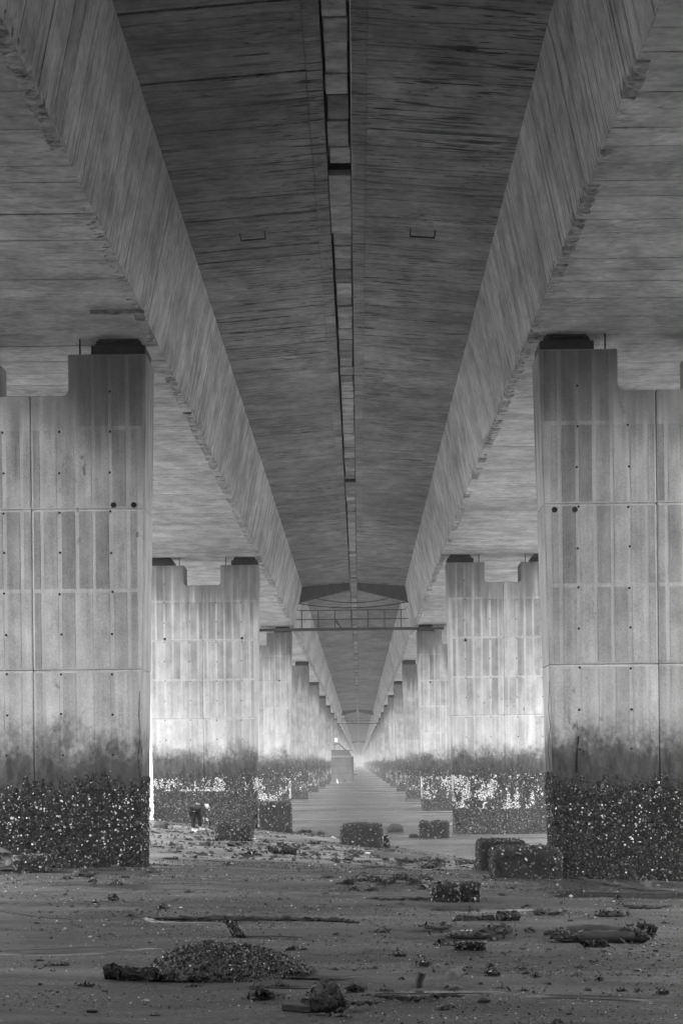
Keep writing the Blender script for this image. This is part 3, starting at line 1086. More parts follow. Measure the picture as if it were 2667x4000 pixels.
# leaning crusted stick behind the mound
p = A(1108, 547)
q = at_depth(1045 / 1.1754, 3200 + 458 / 1.1754, p.y + .25)
o = shell_log(up(p, -.02), q, .045, 'crusted stake leaning left out of the sand behind the mussel mound', name='leaning_stick', n=420, size=.016, white=.03, seed=6)
p, q = A(1115, 545), A(1385, 547)
tag(link('thin_twig', tube([up(p, .012), up(p.lerp(q, .5), .02), up(q, .012)], .009, 6), M_PALEWOOD), 'straight thin twig lying to the right of the leaning stake', 'twig')
# posts
def stub(zx0, zy0, zx1, zy1, rad, label, mat=M_WOOD, lean=0.0, name='wood_stub'):
    p = Bq(zx0, zy0)
    q = at_depth(1334 + zx1 / 1.1754, 3200 + zy1 / 1.1754, p.y + lean)
    m_ = p.lerp(q, .5)
    me = tube([up(p, -.06), m_, q], [rad * 1.05, rad, rad * .9], 7, .25, int(zx0))
    o = link(name, me, mat)
    return tag(o, label, 'wood stub')
stub(348, 776, 368, 705, .035, 'dark upright wood stub standing in the sand right of the mound')
o = stub(478, 744, 536, 704, .055, 'pale split stump lying aslant, its cut end facing right', M_PALEWOOD, .15)
stub(668, 706, 688, 660, .042, 'short dark stump rising out of a clump of shells')

# long rope of weed and root behind the mound
def strand(name, pts2, rad, label, cat, mat, lift=.02, seed=0, wob=.5, seg=7):
    pts = []
    for (a, b2) in zip(pts2[:-1], pts2[1:]):
        n_ = 10
        for t in np.linspace(0, 1, n_, endpoint=False):
            pts.append(Vector(a).lerp(Vector(b2), t))
    pts.append(Vector(pts2[-1]))
    pts = [Vector((p.x, p.y + .05 * mnoise.noise((i * .3, seed, 2)), float(ground(p.x, p.y)) + lift + .015 * mnoise.noise((i * .5, seed, 0)))) for i, p in enumerate(pts)]
    L_ = len(pts)
    rr = [rad * min(1, .3 + 3 * min(i, L_ - 1 - i) / L_) * (1 + wob * mnoise.noise((i * .6, seed + 3, 1))) for i in range(L_)]
    me = tube(pts, [r * .75 for r in rr], seg, .45, seed)
    o = link(name, me, mat)
    return tag(o, label, cat)
strand('weed_rope', [A(685, 463), A(900, 465), A(1230, 466), A(1420, 470), Bq(0, 474), Bq(60, 480)], .04, 'long dark rope of weed stretched across the sand behind the mound', 'rope', M_WEED, .02, 3)
strand('bamboo_pole', [Bq(986, 263), Bq(1120, 288), Bq(1300, 318), Bq(1545, 345)], .035, 'long thin dark pole lying on the sand in front of the nearest right pier', 'pole', M_WOOD, .03, 5, .1)
strand('root_strand', [Bq(112, 372), Bq(215, 375), Bq(330, 374), Bq(410, 376)], .026, 'knotted dark root running left from the cracked block', 'root', M_WOOD, .025, 8)
strand('root_strand', [Bq(560, 830), Bq(430, 830), Bq(340, 845), Bq(230, 838), Bq(110, 828)], .022, 'long twisted root trailing right from the hairy stone at the bottom edge', 'root', M_WOOD, .025, 9)
strand('thin_branch', [A(1430, 912), A(1500, 906), Bq(20, 912), Bq(70, 926)], .012, 'thin pale branch curving under the hairy stone at the bottom edge', 'branch', M_PALEWOOD, .012, 12)
strand('thin_branch', [Bq(0, 884), Bq(90, 876), Bq(185, 870)], .016, 'dark straight branch lying right of the hairy stone', 'branch', M_WOOD, .04, 13)
strand('driftwood', [Bq(868, 442), Bq(920, 440), Bq(970, 444), Bq(1038, 432)], .055, 'smooth pale bent driftwood branch on the right hand sand', 'driftwood', M_PALEWOOD, .045, 14, .4)
strand('driftwood', [Bq(1290, 412), Bq(1400, 416), Bq(1515, 408)], .035, 'thin dark splintered driftwood beyond the discarded trousers', 'driftwood', M_WOOD, .03, 15, .6)
strand('weed_strand', [A(0, 425), A(180, 452), A(330, 462)], .012, 'faint thin weed line on the sand at the left of the long rope', 'seaweed', M_WEED, .006, 16, .6)
strand('twig', [A(655, 250), A(690, 244), A(745, 249)], .025, 'low twisted branch on the smooth sand below the nearest left pier', 'branch', M_WOOD, .02, 17, .5)
strand('twig', [A(1390, 400), A(1412, 410), A(1432, 418)], .018, 'short dark twig slanting on the sand beyond the weed rope', 'twig', M_WOOD, .02, 18, .3)
strand('weed_strand', [Bq(100, 225), Bq(190, 222), Bq(290, 230)], .03, 'dark drift line of weed on the pale sand by the water edge', 'seaweed', M_WEED, .02, 19, .7)

# hairy stone with planks at the bottom edge
g_ = A(1500, 890)
v, f = blob((.26, .24, .24), 2.2, 4, .2, 2.0, 6.1)
o = tag(lump('hairy_stone', v, f, M_STONE, (g_.x, g_.y + .06, g_.z + .07)), 'dark weed haired stone among sticks at the bottom edge of the beach', 'stone')
crust_on(o, v, f, 700, .014, white=0, mid=.25, lo=.02, hi=.06, aspect=4, h=.5)
def plank(zf, a, b2, w_, t_, label, mat, lift=.02, name='plank'):
    p, q = zf(*a), zf(*b2)
    d = (q - p)
    L_ = d.length
    me = box(0, L_, -w_ / 2, w_ / 2, -t_ / 2, t_ / 2, .006)
    o = link(name, me, mat, loc=up(p, lift))
    o.rotation_euler = (0, -math.atan2(d.z, math.hypot(d.x, d.y)), math.atan2(d.y, d.x))
    return tag(o, label, 'plank')
plank(A, (1308, 882), (1445, 890), .08, .045, 'dark wet plank end lying left of the hairy stone', M_WOOD, .025)
plank(A, (1390, 862), (1470, 868), .06, .04, 'second shorter plank behind the one left of the hairy stone', M_WOOD, .04)
plank(A, (400, 892), (452, 893), .05, .02, 'small flat dark stick lying alone on the lower left sand', M_WOOD, .012)

# cloth heaps ------------------------------------------------------------
def cloth(name, g_, dims, label, mat, seed, p=2.2, amp=.22, freq=3, rz=0., cat='cloth', lift=.0):
    v, f = blob(dims, p, 4, amp, freq, seed, octv=4)
    r2 = np.array([abs(mnoise.noise((a[0] * 5 + seed, a[1] * 14, a[2] * 14))) for a in v])
    v = v * (1 - .3 * r2)[:, None] * np.array([1, 1, .75])
    o = lump(name, v, f, mat, (g_.x, g_.y, g_.z + lift), rz)
    if label:
        tag(o, label, cat)
    m_ = 70
    P = np.c_[rng.normal(0, .36, m_) * dims[0], rng.normal(0, .33, m_) * dims[1], np.abs(rng.normal(0, .3, m_)) * dims[2]]
    Nn = rng.normal(0, .7, (m_, 3)) + np.array([0, 0, 1.0])
    Nn /= np.linalg.norm(Nn, axis=1, keepdims=True)
    c = child('torn_edge', shells(P, Nn, dims[1] * .16 * rng.lognormal(0, .4, m_), tones(m_, .0, .2, .02, .06), 3.5, .5), o)
    c['kind'] = 'stuff'
    return o
g_ = Bq(1200, 572)
tr = empty('discarded_trousers', (g_.x, g_.y + .12, g_.z), 'crumpled dark trousers half buried in the sand on the right', 'trousers')
for (a, b2, ra, yo, zo) in ((-.30, .30, .075, .22, .07), (-.22, .32, .062, 0, .05)):
    n_ = 14
    pts = [Vector((a + (b2 - a) * i / n_, yo + .02 * math.sin(i * .5), zo + .004 * math.sin(i * 1.7))) for i in range(n_ + 1)]
    rr = [ra * (.45 + .6 * math.sin(math.pi * min(1, .18 + .75 * i / n_))) for i in range(n_ + 1)]
    me = tube(pts, rr, 12, .05, 3)
    me.shade_smooth()
    c = child('trouser_leg', me, tr)
    c.data.materials.append(M_CLOTH)
for (x, y, d) in ((.36, .12, (.26, .3, .16)), (-.33, .08, (.24, .22, .12)), (.02, .12, (.5, .14, .07))):
    c = cloth('ragged_fold', Vector((x, y, .04)), d, None, M_CLOTH, x * 7, amp=.4, freq=4)
    c.parent = tr
    c.children[0].name = 'torn_edge'
g_ = A(-10, 232)
o = cloth('tarpaulin', Vector((g_.x - .1, g_.y + .35, g_.z)), (1.35, .9, .42), 'pale folded tarpaulin half buried at the foot of the nearest left pier', M_CLOTH2, 2.2, lift=.08, freq=2)
o = cloth('tarpaulin', A(55, 240), (.9, .35, .22), 'dark twisted fold of cloth running under the crusted beam on the left', M_CLOTH, 4.2, lift=.06, freq=2.5, rz=.2)
g_ = A(145, 246)
v, f = blob((.62, .42, .34), 9, 4, .05, 2, 5.5)
o = tag(lump('crusted_beam', v, f, M_CRUST, (g_.x, g_.y + .15, g_.z + .15), -.12), 'crusted square beam end lying on cloth below the nearest left pier', 'beam')
crust_on(o, v, f, 1100, .020, white=.05, mid=.3)
cloth('rag', Bq(1240, 448), (.42, .2, .07), 'small dark rag with a pale edge beyond the discarded trousers', M_CLOTH, 8.2, lift=.02)
cloth('rag', Bq(440, 512), (.3, .16, .06), 'grey curled sheet fragment left of the pale bristling log', M_CLOTH2, 9.2, lift=.03)
cloth('rag', Bq(585, 548), (.5, .2, .07), 'dark crumpled rag on the sand above the bristling log', M_CLOTH, 10.2, lift=.02)
cloth('rag', Bq(712, 528), (.26, .18, .11), 'small folded dark rag to the right of the crumpled one', M_CLOTH, 11.2, lift=.03)
v, f = blob((.13, .03, .012), 6, 2, .05)
tag(lump('white_strip', v, f, M_WHITE, up(Bq(570, 519), .012)), 'thin white plastic strip on the sand above the crumpled rag', 'litter')
# pale stones on the left sand
g_ = A(352, 262)
v, f = blob((.14, .12, .12), 2, 3, .12, 2, 1)
tag(lump('round_stone', v, f, M_PALEWOOD, up(g_, .04)), 'pale round stone with a dark weed tail on the left sand', 'stone')
cloth('weed_tail', A(388, 266), (.34, .18, .10), 'dark wet weed tail lying against the pale round stone', M_WEED, 14.2, lift=.02, cat='seaweed')

# ------------------------------------------------------------------ scattered clumps
def litter_mesh(n, rx, ry, rz, size, aspect, seed, white, mid, hi):
    P = rng.normal(0, .36, (n, 3)) * np.array([rx, ry, rz]) * .8
    P[:, 2] = np.abs(P[:, 2]) * np.exp(-((P[:, 0] / rx) ** 2 + (P[:, 1] / ry) ** 2))
    Nn = rng.normal(0, 1, (n, 3)) + np.array([0, 0, .8])
    Nn /= np.linalg.norm(Nn, axis=1, keepdims=True)
    return shells(P, Nn, size * rng.lognormal(0, .4, n), tones(n, white, mid, .02, hi), aspect, .5)
WEED = [litter_mesh(90, .5, .30, .42, .075, 4.5, i, .0, .10, .05) for i in range(5)]
SHCL = [litter_mesh(110, .48, .30, .55, .065, 1.5, i, .05, .25, .08) for i in range(5)]
FLAT = [litter_mesh(80, .5, .16, .14, .06, 4.0, i, .02, .15, .06) for i in range(4)]
STON = []
for i in range(4):
    v, f = blob((.9, .7, .6), 3, 3, .25, 1.8, 20.0 + i)
    me = fast_mesh(v, f)
    me.materials.append(M_STONE)
    STON.append(me)
CLUMPS = []
KIND = {'w': ('weed_clump', WEED, 'dark wet seaweed clump', 'seaweed'), 's': ('shell_clump', SHCL, 'dark clump of shells', 'shell clump'),
        'f': ('weed_streak', FLAT, 'thin streak of weed litter', 'seaweed'), 'r': ('sea_stone', STON, 'small dark stone', 'stone')}
def scatter(kind, g_, w):
    nm, ms, lab, cat = KIND[kind]
    me = random.choice(ms)
    o = bpy.data.objects.new(nm, me)
    COL.objects.link(o)
    k_ = w * random.uniform(.95, 1.1)
    o.scale = (k_, k_ * random.uniform(.8, 1.4), k_ * random.uniform(.7, 1.1))
    o.location = up(g_, -.01 if kind != 'r' else .1 * k_)
    o.rotation_euler = (0, 0, random.uniform(-.35, .35) + random.choice((0, math.pi)))
    CLUMPS.append((o, kind, g_))

ZA = """310,277,45,s 423,290,48,s 530,222,25,r 562,230,38,w 530,303,70,s 520,374,60,s 437,386,35,s 443,407,18,r 650,374,38,w 747,412,70,s
690,428,15,r 600,449,45,w 120,303,20,r 85,288,15,r 860,339,25,r 1040,336,45,f 1500,271,60,w 1375,327,25,s 1490,346,38,w 1285,372,38,s
805,374,18,r 565,270,75,f 180,653,85,f 255,674,115,f 430,672,40,f 1385,657,40,s 1535,695,38,s 1285,772,80,w 1205,828,160,w 710,903,62,s
430,300,20,r 145,925,40,f 140,884,32,f 1558,792,80,w 170,347,42,f 395,768,160,f 890,771,140,f 1345,603,140,f 235,432,15,r 330,404,15,r
8,358,15,r 52,366,12,r 245,366,14,r 300,350,16,r 405,402,14,r 190,338,22,f 265,405,12,r 885,336,20,s 1115,436,14,r 1130,285,14,r
870,247,22,f 1085,372,12,r 630,418,14,r 560,310,22,s 500,307,28,s 690,345,50,f 240,335,30,f 1485,242,40,f 950,430,12,r 760,215,14,r
720,208,40,f 1040,212,50,s 825,140,28,r 905,160,50,f 950,122,60,w 1150,166,80,s 1300,160,150,w 1385,170,60,s 1340,145,80,w 1540,196,50,s
780,185,90,f 740,42,50,r 720,66,60,f 860,97,60,f 1010,132,50,f 1110,112,60,f 1200,118,70,f 1430,115,90,f 1500,140,70,f 1220,150,60,f
800,60,50,f 900,85,70,f 830,105,50,f 960,100,60,f 730,130,50,f 1050,150,60,f 1460,165,60,f 1390,60,90,f 1470,70,80,f 1530,85,70,f"""
ZB = """30,300,80,w 90,285,110,w 160,290,90,w 210,300,100,w 270,280,110,w 330,300,90,w 390,280,70,w 380,320,60,s 140,330,60,s 60,330,60,s
400,228,110,w 450,236,70,f 200,188,42,s 242,60,60,r 330,84,35,r 490,316,50,s 510,428,22,s 590,318,40,w 735,354,40,w 850,403,42,w
940,363,28,s 1010,391,32,s 1275,395,42,s 1275,370,55,s 1395,313,46,r 270,392,25,r 170,399,28,s 1030,473,24,s 1480,481,70,f 185,522,95,w
770,525,24,s 860,522,55,s 955,524,60,w 465,582,95,s 220,571,60,f 260,632,78,w 375,636,40,w 375,680,82,s 480,668,60,f 580,684,60,w
690,722,95,s 910,637,34,s 1155,658,46,s 1095,686,110,f 1240,649,50,f 825,692,65,s 845,712,50,s 890,729,62,s 1075,721,42,s 1185,745,60,s
275,740,36,s 215,720,22,s 495,778,50,s 520,782,42,r 735,780,60,w 830,792,110,f 870,823,22,s 975,844,26,s 650,842,52,r 200,793,90,w
60,796,140,w 470,880,75,w 1285,792,66,w 1445,780,32,s 1470,808,66,s 1230,812,32,s 1355,797,62,s 1430,674,14,r 1040,902,22,r 990,935,62,s
1270,866,32,s 1490,886,34,s 570,909,34,f 45,750,26,s 430,700,24,s 640,640,20,r 120,760,40,f 300,705,24,f 560,700,24,r 785,578,24,s
1150,460,24,s 1300,520,60,f 1430,560,60,f 1130,530,40,s 1020,548,40,f 890,550,34,f 700,560,40,s 690,490,24,f 600,640,30,f 1000,680,28,f
1110,298,28,w 1030,324,48,f 560,272,50,f 640,290,30,f 780,320,40,w 880,300,24,f 690,318,24,s 960,330,24,f 420,330,40,s 450,350,40,s
150,170,50,f 60,160,70,s 30,190,60,w 300,200,90,f 380,195,80,w 450,200,70,w 560,205,70,w 610,230,36,s 520,150,24,f 100,215,50,f
1050,470,20,r 960,455,24,f 1350,600,24,f 1440,610,20,r 1200,610,24,r 950,600,20,r 830,600,20,r 740,620,18,r 560,560,30,f 330,480,30,f
60,480,90,f 130,470,50,f 40,540,50,f 120,600,40,f 60,640,36,f 150,690,30,r 640,760,24,r 950,760,26,r 1130,790,26,r 1350,700,28,r"""
for txt, fn in ((ZA, A), (ZB, Bq)):
    for it in txt.split():
        zx, zy, w, kd = it.split(',')
        g_ = fn(float(zx), float(zy))
        scatter(kd, g_, wm(float(w) * 1.35, g_.y))

# every clump is told apart by the landmark it lies beside
LM = [('the mussel mound', A(1040, 690)), ('the leaning stake', A(1105, 547)), ('the cracked block', Bq(526, 384)), ('the discarded trousers', Bq(1200, 560)),
      ('the pale split stump', Bq(505, 744)), ('the tall dark stub', Bq(348, 776)), ('the short stump', Bq(670, 706)), ('the hairy stone', A(1500, 890)),
      ('the big waterline block', A(1660, 150)), ('the boulder', A(1075, 95)), ('the front footing block', Bq(820, 285)), ('the crusted beam', A(145, 246)),
      ('the pale round stone', A(352, 262)), ('the bristling log', Bq(590, 600)), ('the pale driftwood branch', Bq(950, 440)), ('the corner of the nearest left pier', A(680, 212)),
      ('the left end of the weed rope', A(690, 463)), ('the right end of the weed rope', Bq(20, 474)), ('the left log', A(600, 745)), ('the far tip of the thin pole', Bq(1500, 345)), ('the stooping person', A(905, 60))]
NTH = ['nearest', 'second nearest', 'third nearest', 'fourth nearest', 'fifth nearest', 'sixth nearest', 'seventh nearest', 'eighth nearest', 'ninth nearest', 'tenth nearest']
fam = {}
for o, kd, g_ in CLUMPS:
    def dist(L):
        d = L[1] - g_
        return math.hypot(d.x, d.y * .35) / g_.y
    nm, p = min(LM, key=dist)
    dx, dy = g_.x - p.x, (g_.y - p.y) * .35
    way = ('right of ' if dx > 0 else 'left of ') if abs(dx) > abs(dy) else ('behind ' if dy > 0 else 'in front of ')
    fam.setdefault((kd, way + nm), []).append((dist((nm, p)), o))
for (kd, where), L in fam.items():
    L.sort(key=lambda t: t[0])
    nm, ms, lab, cat = KIND[kd]
    for i, (d, o) in enumerate(L):
        pre = '' if len(L) == 1 else (NTH[i] if i < 10 else 'far') + ' '
        tag(o, pre + lab + ' ' + where, cat, {'w': 'seaweed clumps on the sand', 's': 'shell clumps on the sand', 'f': 'streaks of weed litter on the sand', 'r': 'small stones on the sand'}[kd])

# litter nobody could count
n = 6000
P = np.stack([rng.uniform(-8.5, 4.5, n), rng.uniform(33, 62, n)], 1)
z = ground(P[:, 0], P[:, 1])
band = pnoise(P[:, 0] * .5, P[:, 1] * 1.2, .55, 3.0)
k_ = (z > .03) & (band > -.12)
P, z = P[k_], z[k_]
m = len(P)
Nn = rng.normal(0, .35, (m, 3)) + np.array([0, 0, 1.0])
Nn /= np.linalg.norm(Nn, axis=1, keepdims=True)
lit = link('shore_litter', shells(np.c_[P, z], Nn, .055 * rng.lognormal(0, .5, m), tones(m, .02, .12, .02, .07), 2.0, .5), kind='stuff')
n = 110000
P = np.stack([rng.uniform(-7.5, 8.5, n), 8.2 + 24 * rng.random(n) ** 1.7], 1)
z = ground(P[:, 0], P[:, 1])
dens = pnoise(P[:, 0] * .35, P[:, 1] * 1.1, .8, 7.0)
k_ = rng.random(n) < np.clip(.45 + 1.3 * dens, .06, 1)
P, z = P[k_], z[k_]
m = len(P)
Nn = rng.normal(0, .4, (m, 3)) + np.array([0, 0, 1.0])
Nn /= np.linalg.norm(Nn, axis=1, keepdims=True)
gr = link('shell_grit', shells(np.c_[P, z], Nn, (.004 + .00038 * P[:, 1]) * rng.lognormal(0, .45, m), tones(m, .08, .35, .010, .05) * .8, 1.6, .6, 4), kind='stuff')

# ------------------------------------------------------------------ catwalk at the third piers
def catwalk(k, label):
    y0 = pier_y(k) - .55
    c = empty('inspection_catwalk', (XC, y0, 0), label, 'catwalk')
    m_ = {}
    def part(nm, me, mat=M_STEEL):
        o = child(nm, me, c)
        if not me.materials:
            me.materials.append(mat)
        return o
    part('walkway_beam', box(-5.85, 5.55, 0, .12, 11.19, 11.33))
    part('walkway_beam', box(-5.85, 5.55, .42, .54, 11.19, 11.33))
    part('deck_grating', box(-3.9, 3.9, .13, .41, 11.27, 11.32))
    part('top_rail', tube([(-3.35, .05, 12.42), (3.05, .05, 12.42)], .028, 7))
    part('top_rail', tube([(-3.25, .5, 12.46), (2.95, .5, 12.46)], .024, 7))
    part('middle_rail', tube([(-3.55, .05, 11.86), (3.35, .05, 11.86)], .026, 7))
    part('middle_rail', tube([(-3.55, .5, 11.91), (3.35, .5, 11.91)], .024, 7))
    pm = box(-.025, .025, .03, .08, 11.33, 12.44)
    pm.materials.append(M_STEEL)
    for i in range(7):
        part('post', pm).location = (-3.2 + 1.02 * i, 0, 0)
    part('rail_end', tube([(-3.35, .05, 12.42), (-3.48, .05, 12.46), (-3.6, .05, 12.62)], .02, 6))
    part('rail_end', tube([(3.05, .05, 12.42), (3.2, .05, 12.46), (3.32, .05, 12.62)], .02, 6))
    part('loose_brace', tube([(-1.1, .0, 11.85), (-.98, -.02, 11.6), (-.78, -.02, 11.35)], .035, 6))
    part('loose_brace', tube([(-1.05, .0, 11.85), (-1.1, -.02, 11.65), (-.95, -.02, 11.5)], .02, 6))
    return c
catwalk(3, 'steel inspection catwalk with railing slung between the third piers')
catwalk(10, 'hazy distant inspection catwalk slung between the tenth piers')
def cable(pa, pb, sag, rad, label):
    pts = [Vector(pa).lerp(Vector(pb), t) - Vector((0, 0, sag * 4 * t * (1 - t))) for t in np.linspace(0, 1, 25)]
    tag(link('hanging_cable', tube(pts, rad, 6), M_NEAR_BLACK), label, 'cable')
yc = pier_y(3) + .2
cable((XC - 3.42, yc, 12.93), (XC + 3.40, yc, 12.98), .32, .028, 'lower slack black cable sagging above the catwalk railing')
cable((XC - 2.3, yc + .1, 13.25), (XC + 2.2, yc + .1, 13.22), .28, .022, 'upper slack black cable under the joint beams above the catwalk')

# cracks and hanging bits on the nearest piers
def surf_line(name, pts, rad, mat, label, cat, y=pier_y(1) - .004):
    P_ = [at_depth(a, b2, y) for a, b2 in pts]
    Q = []
    for p, q in zip(P_[:-1], P_[1:]):
        for t in np.linspace(0, 1, 5, endpoint=False):
            w_ = p.lerp(q, t)
            Q.append((w_.x + .012 * mnoise.noise((w_.z * 5, 1, 0)), y, w_.z))
    Q.append(tuple(P_[-1]))
    tag(link(name, tube(Q, rad, 5, .4, 3), mat), label, cat)
surf_line('crack', [(2146, 2660), (2140, 2760), (2148, 2840), (2138, 2930), (2150, 3010)], .005, M_NEAR_BLACK, 'thin crack down the inner edge of the nearest right pier', 'crack')
surf_line('crack', [(548, 2700), (543, 2780), (549, 2880), (540, 2960), (545, 3040)], .005, M_NEAR_BLACK, 'thin crack near the inner edge of the nearest left pier', 'crack')
surf_line('hanging_wire', [(2258, 2876), (2254, 2930), (2252, 3000), (2247, 3020)], .012, M_NEAR_BLACK, 'dark wire hanging on the nearest right pier above the oysters', 'wire', pier_y(1) - .02)
# bits hanging from the decks
def hook(sx, sy, D, label, L_=.25):
    p = at_depth(sx, sy, D)
    me = tube([(p.x, p.y, p.z + L_), (p.x, p.y, p.z)], .012, 6)
    tag(link('rebar_stub', me, M_STEEL), label, 'rebar')
hook(206, 1218, 29.5, 'short bar hanging from the left girder soffit before the bearing', .0 + .3)
hook(1396, 935, 30.6, 'bent reinforcing bar hanging beside the median closure slab', .3)
hook(1080, 1098, 33.0, 'short bar stub sticking out of the left deck underside', .12)
p = at_depth(352, 1283, 26.6)
tag(link('mortar_lip', box(p.x, p.x + 1.02, p.y, p.y + .06, 11.42, 11.5, .01), M_EDGE), 'pale mortar lip on the left girder soffit above the first bearing', 'mortar lip')
# ------------------------------------------------------------------ barge
bz = empty('moored_barge', (-2.80, 230.6, 0), 'box shaped barge with a slanting boom moored beside the far left piers', 'barge')
def bp(nm, me, mat=M_HULL):
    o = child(nm, me, bz)
    me.materials.append(mat)
    return o
bp('hull', prism([(-1.75, -.6), (1.72, -.6), (1.76, 3.9), (-1.75, 3.9)], 0, 6, bevel=.08))
bp('hull_band', box(-1.74, 1.70, -.03, .1, 1.30, 1.42), M_STEEL)
bp('hull_band', box(-1.74, 1.70, -.03, .1, 2.52, 2.58), M_STEEL)
bp('corner_fender', box(1.58, 1.86, -.08, .3, .0, 4.05, .04), M_STEEL)
bp('coaming', prism([(-1.7, 3.95), (1.62, 3.95), (1.15, 4.95), (-1.7, 4.95)], .25, 5.6), M_HULL)
bp('rail', box(-1.72, 1.66, -.02, .1, 4.08, 4.18), M_PIPE)
bp('roof_beam', box(-1.75, 1.42, .15, .5, 4.96, 5.12), M_STEEL)
bp('boom', tube([(-1.4, .6, 6.1), (-.47, .6, 6.16), (.68, .6, 5.05)], .085, 8), M_STEEL)
bp('mast', box(-1.25, -1.15, .6, .7, 4.95, 6.1), M_STEEL)
bp('outlet_pipe', tube([(1.7, .3, 1.12), (2.45, .3, 1.10)], .07, 8), M_STEEL)
w_ = bp('sign_board', box(-1.18, -.68, .52, .56, 6.45, 7.12), M_WHITE)
bp('sign_post', box(-.98, -.92, .57, .62, 5.9, 7.0), M_STEEL)
tag(link('white_float', tube([(-3.3, 214, -.1), (-3.33, 214, .3), (-3.42, 214, .66)], [.17, .12, .03], 8), M_WHITE), 'small white conical float in the water before the barge', 'float')
for i, (x0, x1, h_) in enumerate(((-2.62, -2.3, .5), (-2.35, -2.22, .55), (-2.12, -2.06, .6))):
    tag(link('mooring_stick', tube([(x0, 216, -.2), (x1, 216, h_)], .05, 6), M_WOOD), ['slanting dark stick in the water before the barge', 'half slanting dark stick between its two neighbours before the barge', 'upright dark stick in the water nearest the barge corner'][i], 'stick')

# ------------------------------------------------------------------ the stooping person
g_ = on_ground(772, 3250)
per = bpy.data.objects.new('tmp', None)
def skin(name, pts, edges, mat, parent=None, loc=(0, 0, 0), sub=2, root=0):
    me = bpy.data.meshes.new(name)
    me.from_pydata([p[:3] for p in pts], edges, [])
    o = bpy.data.objects.new(name, me)
    COL.objects.link(o)
    o.location = loc
    if parent:
        o.parent = parent
    sm = o.modifiers.new('skin', 'SKIN')
    for i, p in enumerate(pts):
        r0 = p[3]
        me.skin_vertices[0].data[i].radius = (r0, p[4] if len(p) > 4 else r0)
    me.skin_vertices[0].data[root].use_root = True
    sm.use_smooth_shade = True
    ss = o.modifiers.new('sub', 'SUBSURF')
    ss.levels = sub
    ss.render_levels = sub
    me.materials.append(mat)
    return o
bpy.data.objects.remove(per)
# x to the right (facing), y away, z up
body_pts = [(-.10, 0, .80, .14), (.02, 0, .90, .14), (.16, 0, .93, .15), (.25, 0, .90, .07), (.31, 0, .87, .055), (.40, .0, .845, .085), (.43, 0, .80, .075),
            (-.12, -.10, .62, .085), (-.12, -.10, .42, .06), (-.14, -.10, .10, .042), (-.05, -.11, .035, .035),
            (.03, .12, .66, .085), (.07, .13, .43, .06), (.08, .13, .12, .042), (.17, .13, .06, .035),
            (.19, -.19, .86, .06), (.27, -.22, .62, .045), (.36, -.20, .42, .034), (.39, -.20, .36, .03),
            (.19, .19, .86, .06), (.22, .22, .62, .045), (.20, .18, .46, .034), (.20, .16, .40, .03)]
body_ed = [(0, 1), (1, 2), (2, 3), (3, 4), (4, 5), (5, 6), (0, 7), (7, 8), (8, 9), (9, 10), (0, 11), (11, 12), (12, 13), (13, 14),
           (2, 15), (15, 16), (16, 17), (17, 18), (2, 19), (19, 20), (20, 21), (21, 22)]
person = skin('person', body_pts, body_ed, M_SKIN, None, (g_.x, g_.y, g_.z + .01))
tag(person, 'person in dark quilted jacket and black trousers stooping to pick from the sand', 'person')
# fingers: five short chains per hand
for (hx, hy, hz_) in ((.395, -.20, .345), (.20, .155, .385)):
    for i, (dy, L_) in enumerate(((-.03, .05), (-.015, .075), (0, .082), (.015, .075), (.032, .058))):
        skin('finger', [(hx, hy + dy * .6, hz_, .011), (hx + .02, hy + dy, hz_ - L_ * .55, .0095), (hx + .012, hy + dy, hz_ - L_, .008)], [(0, 1), (1, 2)], M_SKIN, person, sub=1)
jk = skin('jacket', [(-.16, 0, .66, .17, .20), (-.13, 0, .80, .19, .21), (.0, 0, .87, .17, .20), (.14, 0, .88, .17, .20), (.22, 0, .87, .11, .14),
                     (.20, -.20, .84, .085), (.27, -.235, .66, .075), (.335, -.215, .47, .058),
                     (.20, .20, .84, .085), (.24, .235, .64, .075), (.21, .19, .50, .058)],
          [(0, 1), (1, 2), (2, 3), (3, 4), (3, 5), (5, 6), (6, 7), (3, 8), (8, 9), (9, 10)], M_JACKET, person, root=2)
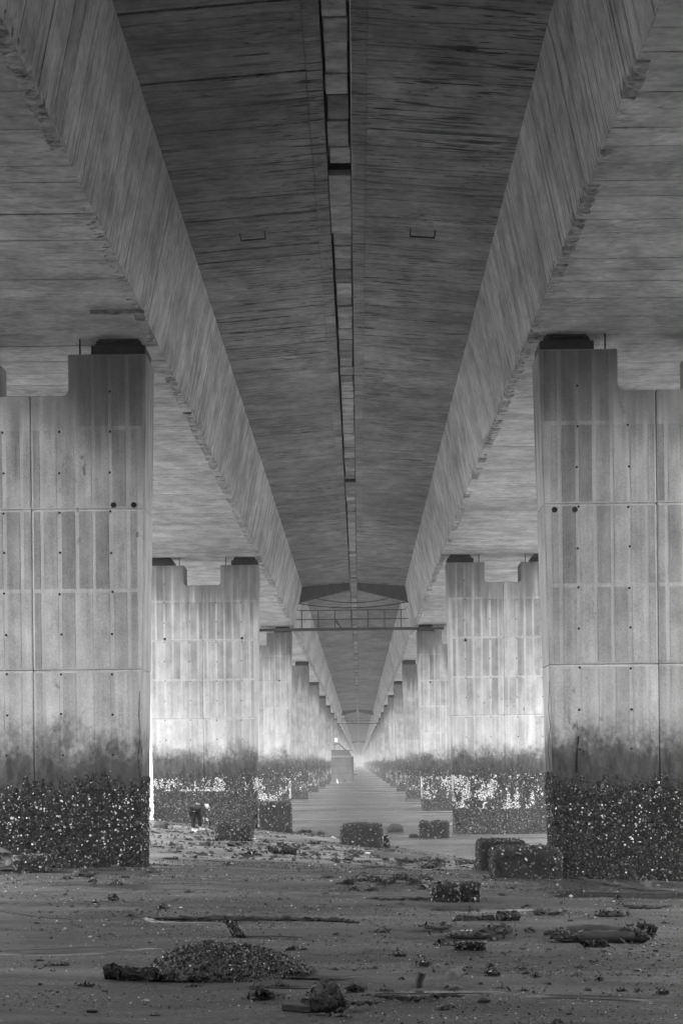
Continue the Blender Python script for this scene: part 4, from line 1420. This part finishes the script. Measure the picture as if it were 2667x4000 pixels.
skin('trousers', [(-.11, 0, .70, .15), (-.12, -.10, .60, .105), (-.125, -.10, .42, .082), (-.14, -.10, .12, .068), (.03, .12, .62, .10), (.07, .13, .42, .08), (.085, .13, .14, .066)],
     [(0, 1), (1, 2), (2, 3), (0, 4), (4, 5), (5, 6)], M_TROUSER, person)
skin('hood', [(.27, 0, .885, .085), (.36, 0, .885, .108), (.42, 0, .86, .098)], [(0, 1), (1, 2)], M_WHITE, person)
skin('cap', [(.37, 0, .93, .085), (.45, 0, .915, .07), (.49, 0, .87, .05)], [(0, 1), (1, 2)], M_TROUSER, person)
skin('face_mask', [(.40, 0, .775, .06), (.44, 0, .76, .058)], [(0, 1)], M_WHITE, person)
skin('goggles', [(.36, 0, .835, .085), (.46, 0, .80, .062)], [(0, 1)], M_TROUSER, person)
for (x, y, z0) in ((-.14, -.10, .035), (.09, .13, .06)):
    skin('shoe', [(x - .05, y, z0 + .03, .048), (x + .06, y, z0 + .01, .046), (x + .16, y, z0, .035)], [(0, 1), (1, 2)], M_SHOE, person)
skin('glove', [(.355, -.20, .43, .042), (.395, -.20, .37, .045)], [(0, 1)], M_SHOE, person)
hb = skin('hand_hoe', [(.42, -.2, .36, .022), (.46, -.2, .30, .045), (.445, -.2, .22, .028), (.43, -.2, .12, .012)], [(0, 1), (1, 2), (2, 3)], M_TROUSER, None, person.location)
tag(hb, 'small dark tool held in the hand of the stooping person', 'tool')
bd = link('broken_board', box(-.26, .34, -.16, .06, -.012, .012, .004), M_PALEWOOD, loc=(g_.x + .02, g_.y, g_.z + .03))
bd.rotation_euler = (0, -.05, .25)
tag(bd, 'pale broken board under the shoes of the stooping person', 'board')
# ------------------------------------------------------------------ haze
haze_me = box(-1500, 1500, -200, 2000, -4.0, 17.0)
hz = bpy.data.materials.new('haze_air')
hz.use_nodes = True
hz.node_tree.nodes.clear()
ho = hz.node_tree.nodes.new('ShaderNodeOutputMaterial')
hv = hz.node_tree.nodes.new('ShaderNodeVolumePrincipled')
hv.inputs['Color'].default_value = (.92, .92, .92, 1)
hv.inputs['Density'].default_value = 0.0005
hv.inputs['Anisotropy'].default_value = 0.2
hz.node_tree.links.new(hv.outputs[0], ho.inputs['Volume'])
link('haze', haze_me, hz, kind='stuff')
